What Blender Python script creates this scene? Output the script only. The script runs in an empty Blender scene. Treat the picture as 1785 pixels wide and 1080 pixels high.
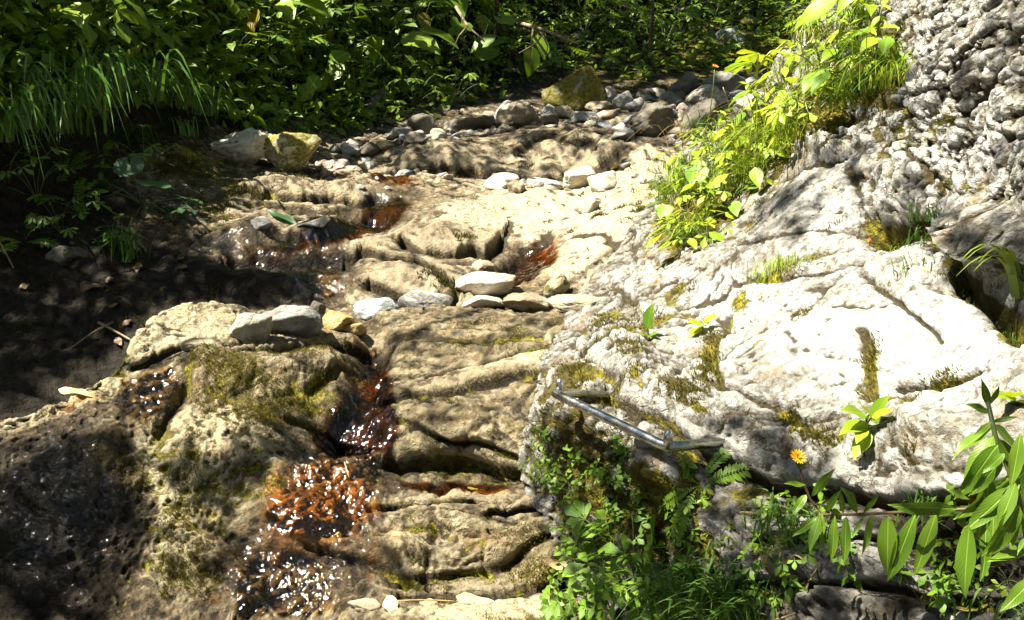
import bpy, math, random
import numpy as np
from mathutils import Vector, Matrix, Quaternion

# ------------------------------------------------------------------ camera, sky, sun, exposure
scene = bpy.context.scene
COL = scene.collection
F = 1500.0
PITCH = math.radians(8.0)
CAM = np.array([0.0, 0.0, 1.5])
cam_d = bpy.data.cameras.new('camera')
cam_d.sensor_width = 36.0
cam_d.lens = F / 1785.0 * 36.0
cam_d.clip_start = 0.05
cam_d.clip_end = 300.0
cam_o = bpy.data.objects.new('camera', cam_d)
COL.objects.link(cam_o)
cam_o.location = CAM
cam_o.rotation_euler = (math.radians(90.0) - PITCH, 0, 0)
scene.camera = cam_o

SUN = np.array([-0.50, -0.16, 0.85]); SUN /= np.linalg.norm(SUN)
world = bpy.data.worlds.new("World")
scene.world = world
world.use_nodes = True
wn = world.node_tree
wn.nodes.clear()
sky = wn.nodes.new('ShaderNodeTexSky')
sky.sky_type = 'NISHITA'
sky.sun_disc = False
sky.sun_elevation = math.asin(SUN[2])
sky.sun_rotation = math.atan2(SUN[0], SUN[1])
bg = wn.nodes.new('ShaderNodeBackground')
bg.inputs['Strength'].default_value = 0.05
wo = wn.nodes.new('ShaderNodeOutputWorld')
wn.links.new(sky.outputs[0], bg.inputs['Color'])
wn.links.new(bg.outputs[0], wo.inputs['Surface'])
sd = bpy.data.lights.new('sun', 'SUN')
sd.energy = 5.0
sd.angle = math.radians(0.5)
sd.color = (1.0, 0.925, 0.77)
so = bpy.data.objects.new('sun', sd)
COL.objects.link(so)
so.rotation_euler = Vector(SUN).to_track_quat('Z', 'Y').to_euler()
scene.view_settings.view_transform = 'Standard'
scene.view_settings.look = 'None'
scene.view_settings.exposure = 1.95
scene.view_settings.gamma = 1.0
scene.view_settings.use_curve_mapping = False

rng = np.random.RandomState(7)
random.seed(7)

# ------------------------------------------------------------------ numeric helpers
def ray(u, v):
    """direction through a photo point, scaled so that its world y is 1"""
    dx = (np.asarray(u, float) - 892.5) / F
    dy = (540.0 - np.asarray(v, float)) / F
    yy = math.cos(PITCH) + dy * math.sin(PITCH)
    zz = -math.sin(PITCH) + dy * math.cos(PITCH)
    return np.stack([dx / yy, np.ones_like(dx), zz / yy], -1)

def at(u, v, Y):
    return CAM + ray(u, v) * np.asarray(Y, float)[..., None]

def project(p):
    q = np.asarray(p, float) - CAM
    f = np.array([0, math.cos(PITCH), -math.sin(PITCH)]); up = np.array([0, math.sin(PITCH), math.cos(PITCH)])
    d = q @ f
    return 892.5 + F * q[..., 0] / d, 540 - F * (q @ up) / d, d

_PG = np.array([[1,1,0],[-1,1,0],[1,-1,0],[-1,-1,0],[1,0,1],[-1,0,1],[1,0,-1],[-1,0,-1],[0,1,1],[0,-1,1],[0,1,-1],[0,-1,-1]], np.float32)
def _hash(ix, iy, iz, seed):
    h = (ix * 374761393 + iy * 668265263 + iz * 1442695041 + seed * 974634777) & 0xffffffff
    h = ((h ^ (h >> 13)) * 1274126177) & 0xffffffff
    return (h ^ (h >> 16)) & 0xffffffff

def perlin(p, seed=0):
    p = np.asarray(p, np.float32)
    i = np.floor(p).astype(np.int64)
    f = p - i
    w = f * f * f * (f * (f * 6 - 15) + 10)
    out = 0
    for dx in (0, 1):
        wx = w[..., 0] if dx else 1 - w[..., 0]
        for dy in (0, 1):
            wy = w[..., 1] if dy else 1 - w[..., 1]
            for dz in (0, 1):
                wz = w[..., 2] if dz else 1 - w[..., 2]
                g = _PG[_hash(i[..., 0] + dx, i[..., 1] + dy, i[..., 2] + dz, seed) % 12]
                d = g[..., 0] * (f[..., 0] - dx) + g[..., 1] * (f[..., 1] - dy) + g[..., 2] * (f[..., 2] - dz)
                out = out + wx * wy * wz * d
    return out

def fbm(p, octs=4, seed=0, gain=0.5):
    s, a = 0, 1.0
    p = np.asarray(p, np.float32)
    for k in range(octs):
        s = s + a * perlin(p, seed + k * 17); a *= gain; p = p * 2.03
    return s

def ridged(p, octs=4, seed=0, gain=0.5):
    s, a = 0, 1.0
    p = np.asarray(p, np.float32)
    for k in range(octs):
        s = s + a * (1 - 2 * np.abs(perlin(p, seed + k * 13))); a *= gain; p = p * 2.03
    return s

def worley(p, seed=0):
    p = np.asarray(p, np.float32)
    i = np.floor(p).astype(np.int64)
    f1 = np.full(p.shape[:-1], 9.0, np.float32); f2 = f1.copy(); idv = np.zeros(p.shape[:-1], np.float32); tl = idv.copy()
    for dx in (-1, 0, 1):
        for dy in (-1, 0, 1):
            for dz in (-1, 0, 1):
                c = i + np.array([dx, dy, dz])
                h = _hash(c[..., 0], c[..., 1], c[..., 2], seed)
                jit = np.stack([(h & 1023), (h >> 10) & 1023, (h >> 20) & 1023], -1).astype(np.float32) / 1023.0
                off = p - (c + jit).astype(np.float32)
                d = np.sqrt((off ** 2).sum(-1))
                nearer = d < f1
                f2 = np.where(nearer, f1, np.minimum(f2, d))
                idv = np.where(nearer, (h % 997) / 997.0, idv)
                h2 = (h * 2654435761) & 0xffffffff
                rv = np.stack([(h2 & 1023), (h2 >> 10) & 1023, (h2 >> 20) & 1023], -1).astype(np.float32) / 511.5 - 1
                tl = np.where(nearer, (off * rv).sum(-1), tl)
                f1 = np.where(nearer, d, f1)
    return f1, f2, idv, tl

def sstep(a, b, x):
    t = np.clip((x - a) / (b - a), 0, 1)
    return t * t * (3 - 2 * t)

def pline(pts, x, key=0):
    a = np.array(pts, float)
    o = np.argsort(a[:, key])
    return np.interp(x, a[o, key], a[o, 1 - key])

def tps(pts, smooth=2e-4):
    a = np.array(pts, float)
    X = a[:, :2] / 500.0; y = np.log(a[:, 2])
    def K(A, B):
        r2 = ((A[:, None, :] - B[None]) ** 2).sum(-1)
        return 0.5 * r2 * np.log(r2 + 1e-9)
    n = len(X)
    M = np.zeros((n + 3, n + 3))
    M[:n, :n] = K(X, X) + smooth * np.eye(n)
    M[:n, n] = 1; M[:n, n + 1:] = X; M[n, :n] = 1; M[n + 1:, :n] = X.T
    w = np.linalg.solve(M, np.concatenate([y, [0, 0, 0]]))
    def f(u, v):
        q = np.stack([np.ravel(u), np.ravel(v)], -1) / 500.0
        out = np.empty(len(q))
        for s in range(0, len(q), 60000):
            c = q[s:s + 60000]
            out[s:s + 60000] = K(c, X) @ w[:n] + w[n] + c @ w[n + 1:]
        return np.exp(out).reshape(np.shape(u))
    return f

def inpoly(u, v, poly):
    a = np.array(poly, float)
    ins = np.zeros(np.shape(u), bool)
    j = len(a) - 1
    for i in range(len(a)):
        c = ((a[i, 1] > v) != (a[j, 1] > v)) & (u < (a[j, 0] - a[i, 0]) * (v - a[i, 1]) / (a[j, 1] - a[i, 1] + 1e-9) + a[i, 0])
        ins ^= c
        j = i
    return ins

def dist_poly(u, v, pl):
    """distance to a polyline and which side (positive = below it)"""
    best = np.full(np.shape(u), 1e9); side = np.zeros(np.shape(u))
    a = np.array(pl, float)
    for (x0, y0), (x1, y1) in zip(a[:-1], a[1:]):
        ex, ey = x1 - x0, y1 - y0
        t = np.clip(((u - x0) * ex + (v - y0) * ey) / (ex * ex + ey * ey + 1e-9), 0, 1)
        d = np.hypot(u - x0 - t * ex, v - y0 - t * ey)
        s = np.sign(ex * (v - y0) - ey * (u - x0))
        m = d < best
        best = np.where(m, d, best); side = np.where(m, s, side)
    return best, side

def grid_normals(P):
    du = np.gradient(P, axis=1); dv = np.gradient(P, axis=0)
    n = np.cross(dv, du)
    n /= np.linalg.norm(n, axis=-1, keepdims=True) + 1e-12
    c = CAM - P
    flip = np.sign((n * c).sum(-1)); flip[flip == 0] = 1
    # one sign for the whole sheet: the sheet faces the walker
    return n * (1 if np.median(flip) >= 0 else -1)

# ------------------------------------------------------------------ object helpers
def tag(o, label=None, cat=None, group=None, kind=None):
    if label: o['label'] = label
    if cat: o['category'] = cat
    if group: o['group'] = group
    if kind: o['kind'] = kind
    return o

def link(name, data, parent=None, loc=None, M=None):
    o = bpy.data.objects.new(name, data)
    COL.objects.link(o)
    if parent is not None: o.parent = parent
    if M is not None: o.matrix_basis = M
    elif loc is not None: o.location = loc
    return o

def mesh_np(name, V, faces, mat=None, smooth=True, uv=None, attrs=None):
    me = bpy.data.meshes.new(name)
    V = np.asarray(V, np.float32)
    if isinstance(faces, np.ndarray):
        n, k = faces.shape
        me.vertices.add(len(V)); me.vertices.foreach_set('co', V.ravel())
        me.loops.add(n * k); me.loops.foreach_set('vertex_index', faces.astype(np.int32).ravel())
        me.polygons.add(n); me.polygons.foreach_set('loop_start', np.arange(0, n * k, k, dtype=np.int32))
        if uv is not None:
            l = me.uv_layers.new(name='UVMap'); l.data.foreach_set('uv', np.asarray(uv, np.float32)[faces.ravel()].ravel())
        me.update(calc_edges=True)
    else:
        me.from_pydata([tuple(map(float, v)) for v in V], [], faces)
        if uv is not None:
            l = me.uv_layers.new(name='UVMap')
            idx = [i for f in faces for i in f]
            l.data.foreach_set('uv', np.asarray(uv, np.float32)[idx].ravel())
    if attrs:
        for k, a in attrs.items():
            at_ = me.attributes.new(k, 'FLOAT', 'POINT'); at_.data.foreach_set('value', np.asarray(a, np.float32).ravel())
    if smooth: me.shade_smooth()
    if mat: me.materials.append(mat)
    return me

# ------------------------------------------------------------------ materials
class NT:
    def __init__(self, name):
        self.m = bpy.data.materials.new(name); self.m.use_nodes = True
        self.t = self.m.node_tree; self.t.nodes.clear()
        self.out = self.n('ShaderNodeOutputMaterial')
    def n(self, typ, **kw):
        x = self.t.nodes.new(typ)
        for k, v in kw.items(): setattr(x, k, v)
        return x
    def l(self, a, b): self.t.links.new(a, b)
    def val(self, sock, v):
        if hasattr(v, 'is_output') or isinstance(v, bpy.types.NodeSocket): self.l(v, sock)
        else: sock.default_value = v
    def math(self, op, a, b=0.0, clamp=False):
        x = self.n('ShaderNodeMath', operation=op); x.use_clamp = clamp
        self.val(x.inputs[0], a); self.val(x.inputs[1], b); return x.outputs[0]
    def ramp(self, v, a, b, lo=0.0, hi=1.0):
        x = self.n('ShaderNodeMapRange', interpolation_type='SMOOTHSTEP')
        self.val(x.inputs['Value'], v); x.inputs['From Min'].default_value = a; x.inputs['From Max'].default_value = b
        x.inputs['To Min'].default_value = lo; x.inputs['To Max'].default_value = hi; return x.outputs[0]
    def mix(self, f, a, b, mode='MIX'):
        x = self.n('ShaderNodeMix', data_type='RGBA', blend_type=mode)
        self.val(x.inputs[0], f)
        for s, c in ((x.inputs[6], a), (x.inputs[7], b)):
            if isinstance(c, tuple): s.default_value = (*c, 1) if len(c) == 3 else c
            else: self.l(c, s)
        return x.outputs[2]
    def noise(self, co, scale, detail=4, rough=0.55, dist=0.0):
        x = self.n('ShaderNodeTexNoise'); self.l(co, x.inputs['Vector'])
        x.inputs['Scale'].default_value = scale; x.inputs['Detail'].default_value = detail
        x.inputs['Roughness'].default_value = rough; x.inputs['Distortion'].default_value = dist; return x.outputs['Fac']
    def voro(self, co, scale, feature='F1', out='Distance'):
        x = self.n('ShaderNodeTexVoronoi', feature=feature); self.l(co, x.inputs['Vector'])
        x.inputs['Scale'].default_value = scale; return x.outputs[out]
    def attr(self, name):
        x = self.n('ShaderNodeAttribute', attribute_name=name); return x.outputs['Fac']
    def obj(self): return self.n('ShaderNodeTexCoord').outputs['Object']
    def warp(self, co, scale, amt):
        nz = self.n('ShaderNodeTexNoise'); self.l(co, nz.inputs['Vector']); nz.inputs['Scale'].default_value = scale
        s = self.n('ShaderNodeVectorMath', operation='SCALE'); self.l(nz.outputs['Color'], s.inputs[0]); s.inputs['Scale'].default_value = amt
        a = self.n('ShaderNodeVectorMath', operation='ADD'); self.l(co, a.inputs[0]); self.l(s.outputs[0], a.inputs[1]); return a.outputs[0]
    def bump(self, h, strength, dist, normal=None):
        b = self.n('ShaderNodeBump'); self.val(b.inputs['Strength'], strength); b.inputs['Distance'].default_value = dist
        self.l(h, b.inputs['Height'])
        if normal is not None: self.l(normal, b.inputs['Normal'])
        return b.outputs[0]
    def bsdf(self, col, rough, normal=None, **kw):
        p = self.n('ShaderNodeBsdfPrincipled')
        if isinstance(col, tuple): p.inputs['Base Color'].default_value = (*col, 1)
        else: self.l(col, p.inputs['Base Color'])
        self.val(p.inputs['Roughness'], rough)
        if normal is not None: self.l(normal, p.inputs['Normal'])
        for k, v in kw.items(): self.val(p.inputs[k.replace('_', ' ')], v)
        return p
    def finish(self, sh): self.l(sh, self.out.inputs['Surface']); return self.m

def mat_terrain(name, dark, mid, pale, lichen, crev=(0.05, 0.036, 0.022)):
    m = NT(name); co = m.obj()
    wet, moss, rust, white, cav, soil, rgh = (m.attr(k) for k in ('wet', 'moss', 'rust', 'white', 'cav', 'soil', 'rough'))
    wco = m.warp(co, 3.0, 0.12)
    n1 = m.noise(wco, 5.0, 6, 0.6)
    n2 = m.noise(co, 26.0, 8, 0.68)
    n3 = m.noise(co, 95.0, 5, 0.7)
    n4 = m.noise(wco, 11.0, 5, 0.62, 0.6)
    c = m.mix(m.ramp(n1, 0.36, 0.64), dark, mid)
    t = m.math('ADD', m.math('MULTIPLY', m.math('SUBTRACT', n4, 0.5), 1.4), white)
    t = m.math('ADD', t, m.math('MULTIPLY', m.math('SUBTRACT', n2, 0.5), 0.9))
    c = m.mix(m.ramp(t, 0.22, 0.62), c, pale)
    # grey lichen crust and speckle
    lic = m.math('MULTIPLY', m.ramp(n2, 0.50, 0.62), m.ramp(n1, 0.38, 0.58))
    c = m.mix(m.math('MULTIPLY', lic, 0.75), c, lichen)
    n5 = m.noise(wco, 58.0, 7, 0.74)
    c = m.mix(m.math('MULTIPLY', m.ramp(n5, 0.40, 0.52, 1.0, 0.0), m.math('ADD', 0.5, m.math('MULTIPLY', rgh, 0.4))), c, crev)
    c = m.mix(m.math('MULTIPLY', m.ramp(n5, 0.56, 0.68), 0.55), c, pale)
    c = m.mix(m.ramp(n3, 0.30, 0.44, 0.55, 0.0), c, crev)
    wc2 = m.warp(co, 14.0, 0.05)
    e1 = m.voro(wc2, 21.0, 'DISTANCE_TO_EDGE'); e2 = m.voro(m.warp(co, 30.0, 0.025), 48.0, 'DISTANCE_TO_EDGE')
    gap = m.math('MULTIPLY', m.math('MAXIMUM', m.ramp(e1, 0.02, 0.16, 1.0, 0.0), m.ramp(e2, 0.0, 0.14, 0.75, 0.0)), m.ramp(m.math('ADD', n4, m.math('MULTIPLY', n2, .6)), 0.5, 0.74))
    gap = m.math('MULTIPLY', gap, rgh)
    c = m.mix(m.math('MULTIPLY', gap, 0.95), c, m.mix(m.ramp(n1, .45, .6), tuple(k * .6 for k in crev), (0.085, 0.068, 0.012)))
    # warm ochre blush
    och = m.ramp(m.noise(wco, 8.0, 4, 0.6), 0.55, 0.72)
    c = m.mix(m.math('MULTIPLY', och, 0.4), c, (0.30, 0.19, 0.075))
    # dirt held in the hollows
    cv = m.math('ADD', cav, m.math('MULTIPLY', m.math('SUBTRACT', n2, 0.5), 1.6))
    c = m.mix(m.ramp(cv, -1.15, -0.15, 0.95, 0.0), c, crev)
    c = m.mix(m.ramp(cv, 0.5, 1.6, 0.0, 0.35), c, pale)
    # soil; near-black also painted in as shade in the hollow and lower right
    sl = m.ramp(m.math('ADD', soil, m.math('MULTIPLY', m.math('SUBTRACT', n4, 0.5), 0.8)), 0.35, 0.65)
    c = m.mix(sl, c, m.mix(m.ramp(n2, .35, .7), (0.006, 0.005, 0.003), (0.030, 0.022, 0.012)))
    # rust stain of the trickle
    rs = m.ramp(m.math('ADD', rust, m.math('MULTIPLY', m.math('SUBTRACT', n4, 0.5), 1.0)), 0.25, 0.75)
    c = m.mix(rs, c, m.mix(m.ramp(n2, 0.36, 0.6), (0.20, 0.06, 0.010), (0.60, 0.29, 0.04)))
    # moss
    ms = m.math('ADD', moss, m.math('MULTIPLY', m.math('SUBTRACT', n4, 0.5), 1.5))
    ms = m.math('ADD', ms, m.math('MULTIPLY', m.math('SUBTRACT', n2, 0.5), 1.0))
    ms = m.math('SUBTRACT', ms, m.math('MULTIPLY', cav, 0.18))
    msf = m.ramp(ms, 0.42, 0.66)
    mc = m.mix(m.ramp(n5, 0.38, 0.62), (0.05, 0.048, 0.007), (0.32, 0.28, 0.025))
    mc = m.mix(m.ramp(n1, 0.4, 0.6), mc, (0.075, 0.058, 0.018))
    c = m.mix(msf, c, mc)
    wf = m.ramp(m.math('ADD', m.math('SUBTRACT', wet, m.math('MULTIPLY', rs, 0.25)), m.math('MULTIPLY', m.math('SUBTRACT', n1, 0.5), 0.7)), 0.3, 0.7)
    c = m.mix(m.math('MULTIPLY', wf, 0.9), c, m.mix(0.6, c, (0.012, 0.010, 0.008)))
    c = m.mix(m.math('MULTIPLY', wf, 0.55), c, m.mix(1.0, c, (0.55, 0.42, 0.30), 'MULTIPLY'))
    rough = m.n('ShaderNodeMapRange'); m.l(wf, rough.inputs['Value']); rough.inputs['To Min'].default_value = 0.85; rough.inputs['To Max'].default_value = 0.5
    h = m.math('ADD', m.math('MULTIPLY', n2, 1.0), m.math('MULTIPLY', n3, 0.45))
    h = m.math('SUBTRACT', m.math('ADD', h, m.math('MULTIPLY', n5, 0.7)), m.math('MULTIPLY', gap, 0.5))
    ch = m.math('ADD', m.voro(m.warp(co, 20.0, 0.04), 38.0, 'F1', 'Color'), m.math('MULTIPLY', m.voro(m.warp(co, 45.0, 0.02), 95.0, 'F1', 'Color'), 0.5))
    h = m.math('ADD', h, m.math('MULTIPLY', ch, m.math('MULTIPLY', m.ramp(n4, .42, .6), 0.4)))
    h = m.math('ADD', h, m.math('MULTIPLY', msf, m.math('MULTIPLY', m.noise(co, 240.0, 2), 0.5)))
    nrm = m.bump(h, 0.9, 0.014)
    wh = m.math('ADD', m.noise(co, 52.0, 1, 0.4), m.math('MULTIPLY', m.noise(co, 130.0, 1, 0.4), 0.3))
    p = m.bsdf(c, rough.outputs[0], nrm)
    m.val(p.inputs['Coat Weight'], m.math('MULTIPLY', m.ramp(m.math('SUBTRACT', wet, m.math('MULTIPLY', soil, 0.55)), 0.35, 0.95), 0.8)); p.inputs['Coat Roughness'].default_value = 0.08
    m.l(m.bump(wh, 0.9, 0.009), p.inputs['Coat Normal'])
    m.val(p.inputs['Specular IOR Level'], m.ramp(wf, 0, 1, 0.25, 0.15))
    return m.finish(p.outputs[0])

def mat_stone(name, dark, mid, pale, moss=0.0, mosscol=(0.12, 0.12, 0.015), stain=None):
    m = NT(name); co = m.obj()
    oi = m.n('ShaderNodeObjectInfo')
    off = m.n('ShaderNodeVectorMath', operation='ADD'); m.l(co, off.inputs[0])
    s = m.n('ShaderNodeVectorMath', operation='SCALE'); m.l(oi.outputs['Location'], s.inputs[0]); s.inputs['Scale'].default_value = 7.0
    m.l(s.outputs[0], off.inputs[1]); co = off.outputs[0]
    n1 = m.noise(co, 1.5, 5, 0.6, 0.4); n2 = m.noise(co, 6.0, 8, 0.7); n3 = m.noise(co, 24.0, 4, 0.7)
    c = m.mix(m.ramp(n1, 0.38, 0.6), mid, pale)
    c = m.mix(m.ramp(n2, 0.30, 0.44, 0.85, 0.0), c, dark)
    c = m.mix(m.ramp(n3, 0.30, 0.42, 0.5, 0.0), c, dark)
    br = m.n('ShaderNodeMapRange'); m.l(oi.outputs['Random'], br.inputs['Value']); br.inputs['To Min'].default_value = 0.72; br.inputs['To Max'].default_value = 1.15
    hs = m.n('ShaderNodeHueSaturation'); m.l(c, hs.inputs['Color']); m.l(br.outputs[0], hs.inputs['Value']); c = hs.outputs[0]
    if stain: c = m.mix(m.ramp(m.noise(co, 2.2, 4, 0.6), 0.48, 0.62), c, stain)
    if moss:
        c = m.mix(m.ramp(m.noise(co, 2.0, 6, 0.66, 0.5), 0.62 - 0.3 * moss, 0.72 - 0.3 * moss), c, m.mix(m.ramp(n3, .35, .65), tuple(k * 0.3 for k in mosscol), mosscol))
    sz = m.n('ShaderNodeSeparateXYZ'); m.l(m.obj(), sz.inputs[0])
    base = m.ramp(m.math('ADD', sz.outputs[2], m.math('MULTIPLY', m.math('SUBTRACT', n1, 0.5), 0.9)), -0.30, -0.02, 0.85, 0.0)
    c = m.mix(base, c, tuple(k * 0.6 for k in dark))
    c = m.mix(m.ramp(n1, 0.60, 0.72, 0.0, 0.45), c, (0.20, 0.14, 0.06))
    # thin fracture lines
    cr = m.voro(m.warp(co, 2.0, 0.5), 1.3, 'DISTANCE_TO_EDGE')
    c = m.mix(m.ramp(cr, 0.0, 0.012, 0.5, 0.0), c, dark)
    h = m.math('ADD', n2, m.math('MULTIPLY', n3, 0.4))
    h = m.math('ADD', h, m.ramp(cr, 0.0, 0.03, 0.0, 0.25))
    p = m.bsdf(c, 0.8, m.bump(h, 0.7, 0.012), Specular_IOR_Level=0.3)
    return m.finish(p.outputs[0])

def mat_leaf(name, c1, c2, rib=0.25, rough=0.45, trans=0.35, spot=0.0, tr_tint=(1.25, 1.15, 0.45)):
    m = NT(name)
    oi = m.n('ShaderNodeObjectInfo'); co = m.obj()
    n = m.noise(co, 9.0, 4, 0.6)
    geo = m.n('ShaderNodeNewGeometry')
    r = m.math('ADD', m.math('MULTIPLY', oi.outputs['Random'], 0.55), m.math('MULTIPLY', geo.outputs['Random Per Island'], 0.5))
    r = m.math('ADD', r, m.math('MULTIPLY', m.math('SUBTRACT', n, 0.5), 0.6), True)
    c = m.mix(r, c1, c2)
    uv = m.n('ShaderNodeUVMap'); sx = m.n('ShaderNodeSeparateXYZ'); m.l(uv.outputs[0], sx.inputs[0])
    a = m.math('ABSOLUTE', m.math('SUBTRACT', sx.outputs[1], 0.5))
    rf = m.ramp(a, 0.012, 0.05, rib, 0.0)
    side = m.math('SINE', m.math('MULTIPLY', m.math('ADD', sx.outputs[0], m.math('MULTIPLY', a, -0.7)), 62.0))
    c = m.mix(m.math('MULTIPLY', m.ramp(side, 0.8, 1.0), rib * 0.07), c, tuple(min(1, k * 1.7 + 0.02) for k in c2))
    c = m.mix(rf, c, tuple(min(1, k * 1.9 + 0.03) for k in c2))
    if spot: c = m.mix(m.ramp(m.noise(co, 60.0, 3, 0.6), 0.58, 0.68, 0.0, spot), c, (0.16, 0.11, 0.03))
    h = m.math('ADD', m.math('MULTIPLY', side, 0.05), m.math('MULTIPLY', m.ramp(a, 0.0, 0.06), 0.7))
    nb = m.bump(h, 0.3, 0.003)
    p = m.bsdf(c, rough, nb, Specular_IOR_Level=0.4)
    tl = m.n('ShaderNodeBsdfTranslucent')
    tc = m.mix(1.0, c, tr_tint, 'MULTIPLY'); m.l(tc, tl.inputs['Color'])
    mx = m.n('ShaderNodeMixShader'); mx.inputs[0].default_value = trans
    m.l(p.outputs[0], mx.inputs[1]); m.l(tl.outputs[0], mx.inputs[2])
    return m.finish(mx.outputs[0])

def mat_simple(name, c1, c2, scale=20.0, rough=0.7, bump=0.4, metal=0.0, dist=0.004):
    m = NT(name); co = m.obj()
    n = m.noise(co, scale, 5, 0.62)
    c = m.mix(m.ramp(n, 0.35, 0.65), c1, c2)
    p = m.bsdf(c, rough, m.bump(n, bump, dist), Metallic=metal)
    return m.finish(p.outputs[0])

def mat_water(name, tint, rip=60.0, dist=0.006, boost=.03):
    m = NT(name); co = m.obj()
    n = m.noise(m.warp(co, 8.0, 0.04), rip, 1, 0.4)
    n2 = m.noise(co, rip * 3.2, 2, 0.6)
    h = m.math('ADD', n, m.math('MULTIPLY', n2, 0.14))
    nb = m.bump(h, 0.9, dist)
    g = m.n('ShaderNodeBsdfGlossy'); g.inputs['Roughness'].default_value = 0.10; m.l(nb, g.inputs['Normal'])
    t = m.n('ShaderNodeBsdfTransparent'); t.inputs['Color'].default_value = (*tint, 1)
    fr = m.n('ShaderNodeFresnel'); fr.inputs['IOR'].default_value = 1.38; m.l(nb, fr.inputs['Normal'])
    film = m.ramp(m.math('ADD', m.attr('film'), m.math('MULTIPLY', m.math('SUBTRACT', m.noise(co, 22.0, 4, .6), .5), 0.9)), 0.15, 0.6)
    tc = m.mix(film, (1.0, 1.0, 1.0), tint); m.l(tc, t.inputs['Color'])
    mx = m.n('ShaderNodeMixShader'); m.l(m.math('MULTIPLY', m.math('ADD', m.math('MULTIPLY', fr.outputs[0], 1.3), boost, True), film), mx.inputs[0])
    m.l(t.outputs[0], mx.inputs[1]); m.l(g.outputs[0], mx.inputs[2])
    return m.finish(mx.outputs[0])

M = {}
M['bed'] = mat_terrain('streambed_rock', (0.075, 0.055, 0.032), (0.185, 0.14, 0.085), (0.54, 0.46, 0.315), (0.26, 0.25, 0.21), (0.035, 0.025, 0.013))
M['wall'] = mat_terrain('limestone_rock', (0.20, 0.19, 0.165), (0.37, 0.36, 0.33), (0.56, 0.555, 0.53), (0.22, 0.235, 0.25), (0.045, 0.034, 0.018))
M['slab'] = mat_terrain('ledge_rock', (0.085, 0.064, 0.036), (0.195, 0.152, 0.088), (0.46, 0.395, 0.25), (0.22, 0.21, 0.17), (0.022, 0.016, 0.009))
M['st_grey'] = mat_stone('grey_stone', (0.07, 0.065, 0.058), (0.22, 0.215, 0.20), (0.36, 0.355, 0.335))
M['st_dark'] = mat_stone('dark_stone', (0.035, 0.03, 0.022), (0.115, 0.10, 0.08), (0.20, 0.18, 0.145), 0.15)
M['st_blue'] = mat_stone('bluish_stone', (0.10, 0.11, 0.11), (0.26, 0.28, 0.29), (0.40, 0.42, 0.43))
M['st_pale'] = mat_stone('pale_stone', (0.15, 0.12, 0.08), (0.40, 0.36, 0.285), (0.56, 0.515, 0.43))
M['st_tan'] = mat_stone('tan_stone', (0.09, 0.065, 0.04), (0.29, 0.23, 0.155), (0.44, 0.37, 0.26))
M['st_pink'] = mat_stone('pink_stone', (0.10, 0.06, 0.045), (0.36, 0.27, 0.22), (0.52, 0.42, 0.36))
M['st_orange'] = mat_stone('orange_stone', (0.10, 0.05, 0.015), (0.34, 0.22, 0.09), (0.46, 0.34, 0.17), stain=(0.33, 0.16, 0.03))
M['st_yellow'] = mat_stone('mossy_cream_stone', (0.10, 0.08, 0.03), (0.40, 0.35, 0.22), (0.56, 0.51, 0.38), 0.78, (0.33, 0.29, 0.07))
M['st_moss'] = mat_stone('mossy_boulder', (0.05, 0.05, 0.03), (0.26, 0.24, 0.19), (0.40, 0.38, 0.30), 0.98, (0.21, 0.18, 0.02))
M['st_olive'] = mat_stone('olive_stone', (0.07, 0.055, 0.025), (0.25, 0.21, 0.12), (0.38, 0.34, 0.22), 0.35, (0.13, 0.12, 0.03))
M['water'] = mat_water('peaty_water', (0.50, 0.29, 0.14), 34.0, 0.004, .02)
M['water2'] = mat_water('clear_trickle', (0.98, 0.82, 0.58), 50.0, 0.009, .045)
M['steel'] = None
# ------------------------------------------------------------------ the ground: three rock bodies surveyed by eye
def col(u, *vy): return [(u, v, y) for v, y in vy]

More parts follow.
